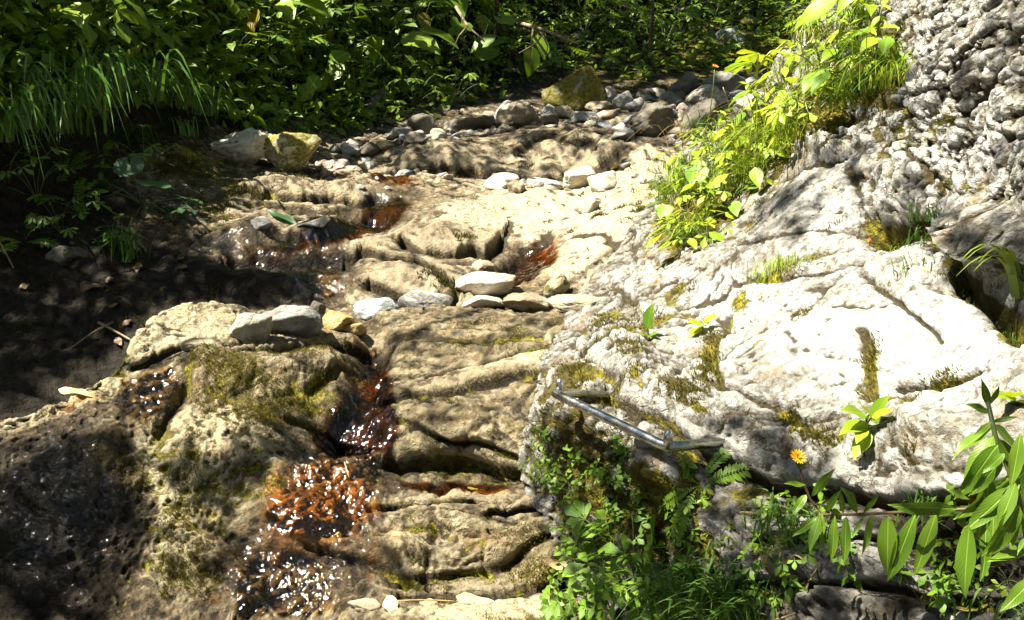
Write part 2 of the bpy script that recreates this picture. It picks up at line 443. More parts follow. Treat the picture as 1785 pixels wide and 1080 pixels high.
A_PTS = (col(-420, (780, 2.2), (500, 2.6), (300, 2.8), (100, 3.1), (-100, 3.6), (-400, 4.8), (-700, 6.2))
 + col(0, (780, 2.4), (720, 2.5), (600, 2.8), (450, 3.1), (300, 3.3), (200, 3.45), (0, 4.0), (-200, 4.7), (-700, 7))
 + col(200, (740, 2.5), (640, 2.82), (500, 3.1), (440, 3.2), (400, 3.35), (330, 3.65), (250, 3.95), (100, 4.4), (0, 4.8), (-200, 5.5), (-700, 8))
 + col(400, (700, 2.5), (600, 2.75), (530, 2.9), (470, 3.02), (446, 3.1), (436, 3.24), (400, 3.5), (350, 3.9), (310, 4.25), (280, 4.5), (240, 4.8), (150, 5.3), (0, 6), (-200, 6.9), (-700, 9.5))
 + col(600, (700, 2.5), (600, 2.74), (560, 2.82), (530, 2.92), (460, 3.1), (440, 3.22), (400, 3.6), (360, 4.05), (320, 4.6), (290, 5.1), (260, 5.6), (240, 5.9), (200, 6.3), (100, 7), (0, 7.7), (-200, 8.8), (-700, 12))
 + col(800, (700, 2.45), (600, 2.72), (550, 2.8), (520, 2.9), (480, 3.05), (440, 3.4), (400, 3.75), (370, 4.1), (340, 4.5), (310, 5.0), (290, 5.3), (250, 5.9), (220, 6.5), (190, 7.1), (160, 7.8), (100, 8.5), (0, 9.3), (-200, 10.6), (-700, 14))
 + col(1000, (700, 2.4), (640, 2.5), (560, 2.64), (520, 2.85), (480, 3.1), (440, 3.4), (400, 3.75), (370, 4.15), (340, 4.6), (310, 5.05), (280, 5.55), (250, 6.0), (220, 6.6), (190, 7.3), (165, 7.9), (100, 9), (0, 10.1), (-200, 11.6), (-700, 15))
 + col(1200, (700, 2.5), (560, 2.62), (480, 2.85), (420, 3.2), (380, 3.6), (340, 4.1), (300, 4.8), (270, 5.4), (240, 6), (210, 6.7), (180, 7.5), (150, 8.2), (100, 9.2), (0, 10.8), (-200, 12.5), (-700, 16))
 + col(1400, (700, 2.6), (420, 3.4), (340, 4.4), (300, 5), (240, 6.2), (180, 7.7), (130, 8.6), (60, 9.8), (0, 11), (-200, 13), (-700, 16))
 + col(1750, (700, 2.6), (420, 3.5), (300, 5), (180, 7.4), (60, 9.5), (-200, 12), (-700, 15)))

B_PTS = (col(900, (760, 1.98), (850, 1.92), (640, 2.3), (1000, 1.8))
 + col(1000, (540, 2.62), (560, 2.5), (600, 2.22), (640, 2.02), (690, 1.82), (740, 1.75), (800, 1.73), (900, 1.70), (1000, 1.66), (1250, 1.5))
 + col(1100, (360, 3.5), (390, 3.35), (430, 3.05), (480, 2.72), (540, 2.4), (600, 2.1), (660, 1.85), (710, 1.72), (740, 1.67), (800, 1.63), (900, 1.58), (1000, 1.52), (1100, 1.46), (1250, 1.35))
 + col(1200, (250, 3.7), (300, 3.45), (350, 3.15), (400, 2.85), (450, 2.6), (500, 2.4), (550, 2.2), (600, 2.0), (640, 1.85), (700, 1.67), (740, 1.59), (770, 1.53), (800, 1.50), (900, 1.44), (1000, 1.38), (1080, 1.33), (1250, 1.2))
 + col(1300, (180, 3.5), (220, 3.3), (300, 2.9), (400, 2.45), (500, 2.12), (600, 1.82), (700, 1.57), (800, 1.41), (1000, 1.27), (1250, 1.1))
 + col(1400, (50, 3.4), (100, 3.1), (200, 2.75), (300, 2.45), (350, 2.3), (400, 2.15), (450, 2.02), (500, 1.9), (600, 1.68), (700, 1.47), (750, 1.4), (830, 1.31), (900, 1.26), (1000, 1.2), (1080, 1.16), (1250, 1.02))
 + col(1500, (-110, 3.2), (0, 2.85), (100, 2.55), (200, 2.35), (300, 2.15), (400, 1.98), (500, 1.74), (600, 1.55), (700, 1.38))
 + col(1600, (-110, 2.4), (0, 2.25), (100, 2.12), (200, 2.0), (300, 1.88), (400, 1.78), (450, 1.73), (500, 1.58), (600, 1.42), (700, 1.28), (800, 1.17), (900, 1.10), (1080, 1.0), (1250, .9))
 + col(1785, (-110, 1.7), (0, 1.62), (200, 1.5), (300, 1.46), (400, 1.43), (480, 1.43), (540, 1.36), (600, 1.22), (700, 1.12), (800, 1.05), (900, 1.0), (1080, .95), (1250, .86))
 + col(2200, (-420, 1.3), (-110, 1.15), (0, 1.1), (400, 1.02), (700, .9), (1080, .82), (1250, .75))
 + col(1640, (-420, 2.9)) + col(1785, (-420, 2.0)) + col(3100, (-420, .95), (0, .84), (400, .78), (700, .7), (1250, .6)))

C_PTS = (col(-420, (720, 1.72), (800, 1.6), (900, 1.5), (1080, 1.35), (1250, 1.2))
 + col(0, (745, 1.82), (800, 1.75), (900, 1.66), (1080, 1.5), (1250, 1.36))
 + col(200, (660, 2.07), (740, 1.93), (900, 1.76), (1080, 1.58), (1250, 1.42))
 + col(300, (558, 2.42), (620, 2.24), (700, 2.05))
 + col(400, (545, 2.5), (600, 2.33), (640, 2.2), (740, 2.04), (900, 1.83), (1080, 1.62), (1250, 1.42))
 + col(600, (585, 2.62), (640, 2.42), (700, 2.22), (740, 2.1), (800, 1.98), (900, 1.84), (1000, 1.72), (1080, 1.62), (1250, 1.45))
 + col(800, (550, 2.75), (600, 2.5), (650, 2.32), (700, 2.14), (760, 2.06), (815, 2.03), (834, 1.98), (855, 1.86), (900, 1.8), (960, 1.73), (1020, 1.68), (1042, 1.62), (1080, 1.48), (1250, 1.08))
 + col(1000, (545, 2.62), (600, 2.3), (680, 2.02), (750, 1.96), (825, 1.93), (850, 1.84), (900, 1.79), (1000, 1.72), (1035, 1.66), (1080, 1.5), (1250, 1.1))
 + col(1110, (560, 2.5), (600, 2.3), (800, 1.92), (1000, 1.72), (1050, 1.6), (1250, 1.1)))

A_Y, B_Y, C_Y = tps(A_PTS), tps(B_PTS), tps(C_PTS)

C_CREST = [(-420, 718), (0, 742), (60, 722), (130, 688), (200, 648), (240, 592), (270, 562), (330, 543), (400, 536), (470, 548), (540, 572), (600, 588), (650, 570), (700, 552), (760, 550), (830, 546), (900, 552), (960, 556), (1010, 545), (1110, 560)]
B_EDGE = [(1640, -400), (1490, -110), (1450, -20), (1405, 50), (1345, 140), (1262, 210), (1185, 300), (1130, 380), (1080, 450), (1010, 525), (965, 600), (945, 660), (930, 700), (908, 760), (905, 850), (960, 920), (1000, 1000), (1015, 1250)]

def field(u, v, ells):
    """sum of soft ellipses (u, v, ru, rv, turn in degrees, amount)"""
    s = np.zeros(np.shape(u))
    for eu, ev, ru, rv, rot, amt in ells:
        c, sn = math.cos(math.radians(rot)), math.sin(math.radians(rot))
        x = ((u - eu) * c + (v - ev) * sn) / ru; y = (-(u - eu) * sn + (v - ev) * c) / rv
        s = s + amt * np.exp(-(x * x + y * y) ** 1.3 * 1.1)
    return s

def grooves(u, v, lines):
    """cracks and undercut lips: (points, width, depth, one-sided)"""
    s = np.zeros(np.shape(u))
    for pl, w, dep, one in lines:
        d, side = dist_poly(u, v, pl)
        if one:
            g = np.where(side > 0, np.exp(-(d / w)), np.exp(-(d / (max(w * 0.3, 3.2))) ** 2))
        else:
            g = np.exp(-(d / w) ** 1.4)
        s = s - dep * g
    return s

FEAT = {
 'A': dict(bulge=[(700, 478, 95, 42, 12, .05), (770, 392, 95, 26, -14, .045), (1000, 268, 175, 24, 3, .16), (760, 275, 90, 18, 4, .10), (900, 445, 62, 40, -20, -.10), (1080, 420, 90, 60, -25, .05),
            (430, 410, 60, 16, 0, .07), (560, 405, 55, 14, -12, .06), (500, 335, 90, 12, 4, .06), (620, 330, 60, 10, 0, .05), (740, 322, 70, 12, 4, .05), (640, 378, 45, 14, 0, -.07), (470, 490, 70, 24, 0, .05), (360, 480, 50, 25, 0, .04), (960, 350, 90, 10, 0, .04)],
      groove=[([(700, 425), (745, 437), (800, 442), (845, 425), (872, 398)], 13, .085, True), ([(600, 440), (650, 446), (740, 470), (790, 500), (800, 530)], 9, .07, True),
              ([(400, 444), (470, 442), (540, 440), (600, 440)], 20, .08, True), ([(460, 347), (560, 352), (660, 350)], 9, .06, True), ([(360, 395), (440, 400), (520, 420)], 8, .05, True),
              ([(620, 300), (760, 298), (880, 306), (1000, 304), (1080, 290)], 7, .08, True), ([(860, 470), (880, 435), (915, 408), (960, 400)], 8, .05, False),
              ([(820, 250), (900, 262), (990, 258), (1060, 268)], 3.5, .04, False), ([(900, 280), (960, 274), (1040, 284)], 3, .03, False), ([(1000, 420), (1080, 455), (1180, 440)], 5, .03, False), ([(540, 380), (600, 372), (660, 380)], 6, .04, True),
              ([(560, 306), (650, 316), (760, 312)], 5, .04, True), ([(430, 366), (520, 372), (610, 362)], 6, .04, True), ([(640, 500), (700, 530), (780, 546)], 10, .06, True)],
      wet=[(560, 480, 60, 60, 0, 1), (650, 380, 85, 36, 0, .8), (905, 445, 62, 42, -25, 1.1), (430, 490, 190, 45, 0, .65), (330, 420, 120, 50, 0, .6), (700, 345, 60, 14, 0, .8), (150, 560, 220, 130, 0, .2), (480, 425, 120, 14, 0, .9), (740, 480, 60, 40, 0, .15)],
      moss=[(330, 290, 90, 36, 10, .75), (420, 345, 90, 28, 0, .5), (380, 380, 80, 30, 0, .35), (560, 320, 90, 14, 0, .3), (760, 500, 40, 30, 30, .35), (820, 420, 50, 16, -30, .3), (1150, 380, 60, 40, 0, .75), (1180, 430, 50, 30, 0, .35), (640, 320, 60, 16, 0, .25), (250, 560, 80, 80, 0, .3), (1050, 120, 200, 50, 0, .5), (1300, 90, 150, 60, 0, .8), (970, 415, 60, 6, -20, .3)],
      rust=[(640, 385, 70, 30, -20, .35), (920, 425, 46, 30, -40, .4), (960, 412, 30, 10, -30, .5), (560, 470, 40, 50, 0, .25), (700, 318, 60, 8, 0, .4), (950, 345, 50, 8, 0, .4), (430, 500, 160, 40, 0, .2)],
      white=[(900, 370, 150, 30, -4, .7), (1080, 400, 130, 70, -20, .7), (1120, 310, 90, 30, -15, .7), (960, 330, 160, 22, 0, .5), (1050, 480, 120, 50, 0, .5), (700, 330, 120, 20, 0, .25), (800, 388, 70, 16, -14, .3), (1000, 268, 150, 24, 0, -.5), (760, 275, 120, 20, 0, -.45), (690, 480, 100, 50, 0, -.12), (1090, 460, 90, 40, 0, .45), (420, 410, 80, 14, 0, .2)],
      soil=[(-100, 350, 330, 230, 0, 1), (120, 590, 270, 170, 0, 1.5), (430, 495, 170, 50, 0, .62), (300, -150, 900, 330, 3, 1.3), (1100, -200, 700, 310, 0, 1.3), (60, 120, 420, 130, 0, 1)]),  # dark soil; in the hollow its near-black also paints in deep shade
 'B': dict(bulge=[(1385, 350, 110, 55, -25, .02), (1740, 425, 75, 62, 10, .10), (1200, 470, 90, 40, -20, .03), (1420, 600, 120, 70, -15, .03), (1390, 990, 55, 30, 0, .05), (1520, 975, 70, 32, 5, .05), (1450, 1050, 60, 30, -5, .05), (1640, 990, 90, 40, 0, -.06),
                   (1300, 750, 50, 30, 30, .015), (1090, 640, 60, 40, 40, .03), (1160, 690, 70, 40, 20, .035), (1620, 760, 90, 40, 0, .045), (1180, 820, 50, 45, 20, .05), (1100, 850, 45, 50, 0, -.03), (1600, 300, 60, 46, -30, .03), (1700, 120, 90, 60, -25, .03), (1560, 200, 60, 40, -30, .025), (1440, 240, 50, 40, -40, .05)],
      groove=[([(1300, 430), (1370, 415), (1440, 408), (1510, 402)], 5, .014, True), ([(1520, 402), (1600, 400), (1650, 430), (1680, 490), (1785, 590)], 17, .08, False), ([(1480, 300), (1500, 350), (1510, 400)], 7, .02, False),
              ([(1500, 455), (1400, 480), (1290, 505), (1180, 545)], 6, .022, True), ([(1560, 530), (1430, 545), (1300, 600), (1250, 650)], 6, .022, True), ([(1502, 590), (1512, 640), (1530, 690)], 9, .035, False),
              ([(1570, 675), (1640, 668), (1710, 650)], 7, .03, True), ([(1250, 690), (1300, 700), (1380, 720), (1450, 770)], 6, .018, True), ([(1230, 792), (1330, 832), (1450, 842), (1560, 872), (1700, 862), (1785, 850)], 22, .06, True),
              ([(1330, 935), (1450, 925), (1560, 935), (1680, 925)], 12, .05, True), ([(1300, 1010), (1430, 1022), (1560, 1015), (1700, 1040)], 12, .05, True), ([(1060, 690), (1120, 730), (1190, 760), (1240, 800)], 14, .05, True),
              ([(1010, 620), (1060, 590), (1130, 570)], 6, .03, True), ([(1030, 660), (1080, 690)], 7, .03, False), ([(1270, 560), (1250, 630), (1265, 690)], 8, .03, False), ([(1480, 280), (1400, 300), (1370, 320)], 5, .018, True), ([(1640, 600), (1600, 560), (1500, 470)], 5, .018, False),
              ([(1500, 240), (1600, 180), (1690, 160)], 5, .012, True)],
      wet=[(1150, 900, 140, 120, 0, .25)],
      moss=[(1580, 400, 90, 24, 0, .9), (1680, 500, 40, 60, -40, .9), (1755, 570, 50, 40, 40, .9), (1000, 760, 90, 110, 0, .7), (1080, 900, 120, 120, 0, .7), (1200, 900, 90, 110, 0, .6), (1330, 860, 90, 40, 0, .3), (1240, 650, 26, 60, 0, .9), (1080, 600, 50, 40, 0, .6), (1160, 560, 50, 24, -20, .6), (1250, 600, 20, 30, 0, .7), (1110, 650, 30, 20, 0, .6),
            (1470, 140, 90, 50, -40, 1), (1330, 250, 110, 70, -50, 1), (1220, 380, 80, 70, -50, .9), (1180, 430, 60, 40, -40, .5), (1518, 650, 26, 60, 0, .85), (1400, 545, 30, 12, -20, .6), (1380, 735, 40, 26, 30, .6), (1350, 480, 60, 12, -20, .6), (1430, 450, 40, 12, -20, .5), (1690, 1000, 120, 90, 0, .5), (1500, 900, 200, 30, 0, .35), (1000, 660, 40, 26, 0, .9), (960, 690, 30, 14, -20, .9), (1190, 520, 40, 12, -25, .7), (1290, 540, 24, 30, 20, .7), (1330, 610, 16, 40, 0, .45), (1140, 700, 60, 16, 25, .7), (1210, 720, 40, 20, 20, .8), (1440, 760, 50, 24, 0, .6), (1560, 700, 50, 12, 0, .6), (1660, 660, 60, 10, -8, .8), (1060, 560, 40, 14, -25, .6), (1560, 90, 50, 80, 0, .5), (1560, 250, 30, 60, 40, .6), (1660, 230, 60, 16, -30, .55), (1620, 330, 70, 18, -15, .6), (1720, 330, 50, 16, 10, .55), (1540, 150, 60, 40, -30, .9), (1440, 215, 60, 40, -40, .9), (1330, 1030, 80, 60, 0, .5)],
      rust=[], 
      white=[(1430, 620, 200, 120, -12, .5), (1650, 620, 190, 120, 0, .6), (1300, 520, 140, 60, -20, .45), (1440, 380, 40, 50, 0, .6), (1360, 360, 70, 40, 0, -.1), (1180, 500, 90, 50, 0, .35), (1650, 730, 110, 50, 0, .35), (1150, 640, 110, 60, 0, .2), (1640, 200, 240, 260, 0, .7), (1030, 650, 30, 30, 0, .3)],
      soil=[(1060, 800, 110, 80, 0, .35), (1090, 930, 110, 80, 0, .5), (1620, 905, 220, 40, 0, .6), (1700, 1010, 170, 90, 0, .7), (1240, 860, 60, 90, 0, .5), (1480, 1060, 160, 30, 0, .5), (1340, 900, 80, 30, 0, .4), (1310, 770, 70, 40, 20, .42), (1420, 800, 60, 24, 10, .35)]),  # dark soil at the lower right is also shade painted into the colour
 'C': dict(bulge=[(820, 580, 150, 36, -4, .03), (780, 745, 110, 46, 4, .055), (860, 650, 160, 22, -14, .025), (500, 660, 120, 36, 6, .06), (350, 640, 60, 24, -10, .04), (520, 920, 90, 50, 10, .05), (640, 650, 34, 60, 10, -.07), (600, 760, 60, 34, -15, -.06),
                   (960, 985, 46, 40, 0, .06), (780, 905, 120, 24, -3, .03), (400, 800, 110, 80, 20, .05), (690, 960, 70, 30, 0, .04), (880, 950, 70, 26, -14, .035), (150, 850, 120, 110, -20, .05), (300, 950, 90, 70, 20, .04)],
      groove=[([(670, 668), (760, 656), (860, 628), (960, 592), (1000, 560)], 7, .04, True), ([(680, 702), (760, 692), (850, 668), (930, 648)], 8, .045, True), ([(684, 796), (740, 800), (820, 806), (905, 812)], 20, .06, True),
              ([(640, 885), (720, 872), (830, 872)], 6, .025, True), ([(570, 968), (640, 985), (700, 1010), (740, 1020)], 16, .032, True), ([(700, 1012), (800, 1000), (880, 985), (950, 940)], 12, .028, True), ([(760, 920), (752, 960), (742, 1005)], 6, .01, False),
              ([(840, 950), (838, 985), (845, 1000)], 4, .012, False), ([(700, 1036), (800, 1036), (900, 1030), (1040, 1020)], 10, .05, True), ([(390, 606), (470, 612), (560, 602), (640, 604)], 12, .06, True), ([(680, 600), (740, 590), (850, 600), (940, 588)], 6, .02, False),
              ([(850, 900), (900, 890), (985, 880)], 7, .03, True), ([(540, 690), (600, 660), (620, 640)], 7, .03, True), ([(330, 640), (300, 700), (280, 760)], 12, .03, False), ([(700, 740), (760, 770), (830, 772), (890, 790)], 7, .03, True), ([(500, 735), (560, 745), (640, 770)], 10, .04, True), ([(230, 640), (330, 600), (420, 596)], 6, .03, True), ([(690, 748), (760, 716), (860, 702)], 4, .007, True), ([(700, 612), (800, 618), (930, 602)], 3.5, .006, True), ([(650, 642), (730, 640), (830, 622)], 4, .006, True), ([(640, 900), (730, 894), (810, 904), (900, 915)], 4, .007, True), ([(640, 932), (740, 926), (830, 936)], 4, .007, True), ([(720, 585), (780, 578), (860, 582), (930, 572)], 3, .005, True), ([(420, 690), (500, 676), (590, 680)], 4, .007, True), ([(380, 730), (470, 712), (560, 716)], 4, .007, True), ([(690, 775), (760, 745), (850, 742)], 4, .006, True)],
      wet=[(90, 920, 190, 220, 0, 1.1), (262, 690, 75, 42, 0, .9), (560, 900, 110, 110, 20, 1.1), (590, 820, 60, 60, 20, 1.2), (660, 830, 60, 20, 0, .8), (470, 1020, 120, 80, 0, .8), (620, 745, 80, 60, 0, 1.1), (645, 660, 46, 70, 0, 1), (800, 842, 110, 12, 0, .9), (640, 1010, 90, 60, 0, .5), (410, 690, 50, 40, 0, .4), (600, 830, 70, 50, 0, 1)],
      moss=[(430, 700, 130, 50, 15, .5), (400, 650, 60, 36, 0, .5), (860, 600, 150, 30, 0, .38), (560, 700, 70, 30, 0, .4), (340, 850, 150, 130, 0, .42), (300, 1000, 110, 80, 0, .35), (500, 720, 90, 30, -15, .4), (900, 940, 100, 40, -10, .4), (870, 1010, 90, 20, 0, .7), (560, 640, 80, 24, 0, .4), (720, 720, 70, 26, -15, .4), (800, 790, 90, 14, 0, .5), (720, 930, 60, 20, 0, .4), (960, 640, 30, 14, -20, .5), (180, 640, 60, 40, -30, .6), (700, 1000, 60, 40, 0, .4), (780, 900, 90, 30, 0, .25), (780, 820, 110, 18, 0, .4), (80, 690, 90, 30, -25, .45), (480, 860, 60, 60, 0, .3), (980, 700, 60, 50, 0, .4), (840, 660, 130, 14, -14, .2)],
      rust=[(545, 895, 95, 72, 15, 1.0), (585, 830, 40, 40, 20, .5), (640, 665, 40, 60, 15, .62), (590, 740, 70, 34, -15, .32), (830, 845, 90, 12, 0, .55), (600, 575, 60, 16, 0, .5), (130, 705, 90, 16, -25, .42), (480, 1010, 100, 60, 0, .35), (400, 960, 60, 40, 0, .25), (640, 880, 40, 30, 0, .4), (380, 1060, 40, 30, 0, .38), (650, 1000, 16, 40, 0, .45)],
      white=[(480, 700, 100, 30, -10, .3), (340, 570, 90, 24, -10, .35), (760, 920, 120, 40, 0, .4), (890, 1068, 190, 26, 0, .9), (950, 630, 80, 40, -20, .35), (860, 640, 120, 18, -14, .3), (310, 930, 100, 150, 0, .6), (350, 770, 120, 80, 0, .6), (480, 820, 60, 60, 0, .4), (90, 712, 120, 20, -22, 1.3), (205, 645, 60, 22, -40, 1.3), (300, 575, 110, 34, -20, .9), (400, 570, 90, 26, 0, .6), (690, 960, 80, 30, 0, .3), (90, 930, 150, 170, 0, -.5), (770, 750, 110, 50, 0, -.12), (980, 600, 40, 40, 0, .3)],
      soil=[(620, 1000, 60, 30, 0, .3), (860, 1015, 90, 14, 0, .35), (60, 960, 170, 200, 0, .75)]),
}

def finish_patch(key, U, V, P, lump_amp, gran_amp, strata, fade=None, crk=1.0, rough=0.5, fine=0.0):
    """adds relief along the surface normal; returns positions, a smooth sheet for water, and the point attributes"""
    N = grid_normals(P)
    f = FEAT[key]
    wob = 14 * perlin(P * 5.0, 91)
    wob2 = 14 * perlin(P * 5.0, 57)
    Uw, Vw = U + wob + 6 * perlin(P * 16.0, 92), V + 0.8 * wob2 + 4 * perlin(P * 16.0, 58)
    scale = np.ones(np.shape(U))
    b = field(Uw, Vw, f['bulge']); g = grooves(Uw, Vw, f['groove'])
    base = b + g
    big = 0.035 * fbm(P * 1.7, 3, 3)
    q = P + 0.06 * np.stack([perlin(P * 4, 5), perlin(P * 4, 6), perlin(P * 4, 7)], -1)
    # bedding: thin tilted layers with uneven lips
    h = q[..., 2] + 0.28 * q[..., 0] - 0.10 * q[..., 1] + 0.05 * perlin(q * 2.2, 19)
    lay = h / 0.062
    saw = lay - np.floor(lay)
    lamp = strata * (0.5 + 0.9 * np.clip(fbm(q * 2.6, 2, 23) + .25, 0, 1))
    st = lamp * (sstep(0.0, 0.2, saw) * (1 - 0.85 * saw))
    f1, f2, idv, tl1 = worley(q * np.array([9.0, 8.0, 12.0]), 4)
    lump = lump_amp * (0.6 * sstep(0.0, 0.22, f2 - f1) + 0.9 * (idv - 0.5) + 0.45 * tl1)
    g1, g2, idg, tl3 = worley(q * 29.0 + 0.35 * np.stack([perlin(q * 20, 81), perlin(q * 20, 82), perlin(q * 20, 83)], -1), 9)
    mid = (0.004 if key == 'A' else 0.007) * ridged(q * 7.0, 3, 31) * (0.35 + lump_amp * 22)
    f3, f4, idm, tl2 = worley(q * np.array([17.0, 15.0, 20.0]), 14)
    lump = lump + np.clip(lump_amp - .012, 0, 1) * (0.6 * sstep(0.0, 0.2, f4 - f3) + 0.8 * (idm - .5) + 0.5 * tl2)
    gran = gran_amp * (0.6 * sstep(0.0, 0.25, g2 - g1) + 0.8 * (idg - 0.5) + 0.9 * tl3) + 0.0045 * fbm(q * 42.0, 3, 44)
    cw = q + 0.10 * np.stack([perlin(q * 3, 95), perlin(q * 3, 96), perlin(q * 3, 97)], -1)
    k1, k2, _, _ = worley(cw * np.array([2.6, 2.2, 4.2]), 33); k3, k4, _, _ = worley(cw * np.array([6.5, 5.0, 9.0]) + 3, 34)
    crack = -0.014 * np.exp(-((k2 - k1) / .035) ** 2) - 0.007 * np.exp(-((k4 - k3) / .05) ** 2)
    hi = st + lump + mid + gran + crack * crk + fine * (0.008 * fbm(q * 21.0, 3, 61) + 0.004 * ridged(q * 40.0, 2, 62))
    d = base + big + hi
    if fade is not None: d = d * fade
    near = np.clip(np.linalg.norm(P - CAM, axis=-1) / 1.6, 0.6, 1.0)
    P2 = P + N * (d * near)[..., None]
    tot = (hi + g) * near
    def blur(x, r):
        for ax in (0, 1):
            pad = [(0, 0), (0, 0)]; pad[ax] = (r + 1, r)
            c = np.cumsum(np.pad(x, pad, 'edge'), axis=ax)
            n = x.shape[ax]
            x = (np.take(c, np.arange(2 * r + 1, 2 * r + 1 + n), axis=ax) - np.take(c, np.arange(0, n), axis=ax)) / (2 * r + 1)
        return x
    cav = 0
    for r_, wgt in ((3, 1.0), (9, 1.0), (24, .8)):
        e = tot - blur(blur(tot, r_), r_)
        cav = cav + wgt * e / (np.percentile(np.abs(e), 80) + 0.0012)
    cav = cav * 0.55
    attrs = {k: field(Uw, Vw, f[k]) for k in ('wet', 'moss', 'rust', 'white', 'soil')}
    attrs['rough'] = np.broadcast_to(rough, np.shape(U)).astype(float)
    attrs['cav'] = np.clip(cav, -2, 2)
    smooth = P + N * ((base + big * 1.0 + 0.8 * hi + 0.004) * near * (1 if fade is None else fade))[..., None]
    return P2, smooth, N, attrs

PATCH = {}
def grid_faces(nr, nc):
    i = np.arange(nr * nc).reshape(nr, nc)
    return np.stack([i[:-1, :-1].ravel(), i[1:, :-1].ravel(), i[1:, 1:].ravel(), i[:-1, 1:].ravel()], -1)

def add_patch(key, name, label, mat, U, V, P, S, N, attrs, first_row=0, first_col=0):
    me = mesh_np(name, P.reshape(-1, 3), grid_faces(*U.shape), mat, attrs=attrs)
    o = link(name, me)
    tag(o, label, None, None, 'structure')
    PATCH[key] = dict(U=U, V=V, P=P, S=S, N=N, r0=first_row, c0=first_col, obj=o)
    return o

# A: bed of the stream, scree and the bank behind
va = np.concatenate([np.arange(-700, -60, 14.0), np.arange(-60, 140, 4.5), np.arange(140, 470, 1.3), np.arange(470, 640, 2.2), np.arange(640, 790, 6.0)])
ua = np.concatenate([np.arange(-420, -20, 6.0), np.arange(-20, 1300, 2.3), np.arange(1300, 1760, 6.0)])
UA, VA = np.meshgrid(ua, va)
YA = A_Y(UA, VA)
PA = at(UA, VA, YA)
smoothness = field(UA, VA, [(900, 380, 180, 60, -8, .8), (1080, 420, 110, 70, -20, .5), (700, 480, 110, 60, 0, .8), (950, 265, 200, 30, 0, .7)])
smoothness = np.clip(smoothness, 0, 1)
lumpA = 0.007 * (1 - smoothness * .85)
RA = finish_patch('A', UA, VA, PA, lumpA, 0.003 * (1 - smoothness * .6), 0.012 * (1 - .6 * smoothness), crk=.5 * (1 - smoothness), rough=.45 * (1 - smoothness), fine=.3)
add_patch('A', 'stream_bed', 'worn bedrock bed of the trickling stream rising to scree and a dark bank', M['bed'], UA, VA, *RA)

# C: ledges in front, with a rounded far lip
uc = np.arange(-420, 1110, 2.4)
crest = pline(C_CREST, uc)
crest = crest + 5 * perlin(np.stack([uc / 40, uc * 0 + .5, uc * 0 + .5], -1), 77) + 3 * perlin(np.stack([uc / 13, uc * 0 + .5, uc * 0 + .5], -1), 78)
tau = np.linspace(0, 1, 330) ** 1.12
UC = np.repeat(uc[None], len(tau), 0)
VC = crest[None] + (1255 - crest[None]) * tau[:, None]
PC = at(UC, VC, C_Y(UC, VC))
def skirt(edge_P, out_dir, R, L, n):
    rows = []
    for k in range(n, 0, -1):
        s = (k / n) ** 1.5 * (R * math.pi / 2 + L)
        th = min(s / R, math.pi / 2 * 0.93)
        ex = max(0.0, s - R * math.pi / 2 * 0.93)
        off_y = R * math.sin(th) + ex * math.cos(math.pi / 2 * .93)
        off_n = -R * (1 - math.cos(th)) - ex * math.sin(math.pi / 2 * .93)
        rows.append(edge_P + np.array([0, 1, 0]) * off_y + out_dir * off_n)
    return rows
sk = skirt(PC[0], np.repeat(np.array([[0, 0, 1.0]]), len(uc), 0), 0.13, 0.9, 34)
PC = np.concatenate([np.stack(sk), PC], 0)
UC = np.concatenate([np.repeat(uc[None], 34, 0), UC], 0)
VC = np.concatenate([np.repeat(crest[None], 34, 0), VC], 0)
smc = np.clip(field(UC, VC, [(820, 590, 170, 50, 0, .9), (870, 650, 160, 30, -14, .8), (880, 1068, 190, 34, 0, 1.2), (780, 745, 100, 40, 0, .5), (350, 580, 100, 26, -10, .6)]), 0, 1)
rgc = np.clip(field(UC, VC, [(520, 930, 170, 140, 0, .8), (120, 900, 220, 220, 0, 1), (340, 880, 150, 200, 0, .8), (640, 1010, 110, 60, 0, 1)]), 0, 1)
RC = finish_patch('C', UC, VC, PC, 0.006 * (1 - .9 * smc) * (1 - .8 * rgc), 0.004 * (1 - .6 * smc) * (1 - .7 * rgc), 0.010 * (1 - .55 * smc) * (1 - .8 * rgc), crk=.45 * (1 - .8 * smc) * (1 - rgc), rough=np.clip(.45 - .4 * smc - .2 * rgc, 0, 1), fine=np.clip(.4 * (1 - .6 * smc) + rgc + field(UC, VC, [(545, 890, 110, 90, 15, 1.0), (480, 1010, 110, 70, 0, .8)]), 0, 1.4))
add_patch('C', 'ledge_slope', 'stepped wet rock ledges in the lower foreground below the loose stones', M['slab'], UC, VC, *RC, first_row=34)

# B: the right hand rock wall with a rounded far edge
vb = np.concatenate([np.arange(-398, -110, 6.0), np.arange(-110, 1255, 2.4)]); nb0 = int((vb < -110).sum())
ub = pline(B_EDGE, vb, 1)
ub = ub + 6 * perlin(np.stack([vb / 34, vb * 0 + .5, vb * 0 + .5], -1), 71) + 3 * perlin(np.stack([vb / 12, vb * 0 + .5, vb * 0 + .5], -1), 72)
sg = np.concatenate([np.linspace(0, 1, 470) ** 1.1, 1 + np.linspace(.02, 1, 60)])
UB = np.where(sg[None] <= 1, ub[:, None] + (2200 - ub[:, None]) * np.minimum(sg, 1)[None], 2200 + (sg[None] - 1) * 900)
VB = np.repeat(vb[:, None], len(sg), 1)
PB = at(UB, VB, B_Y(UB, VB))
tan = np.gradient(np.stack([ub, vb], -1), axis=0); tan = np.stack([np.convolve(np.pad(tan[:, k], 30, 'edge'), np.ones(61) / 61, 'valid') for k in (0, 1)], -1)
tan /= np.linalg.norm(tan, axis=1, keepdims=True)
nout = np.stack([-np.abs(tan[:, 1]), 0 * vb, np.where(tan[:, 0] < 0, np.abs(tan[:, 0]), 0) * np.sign(1)], -1)
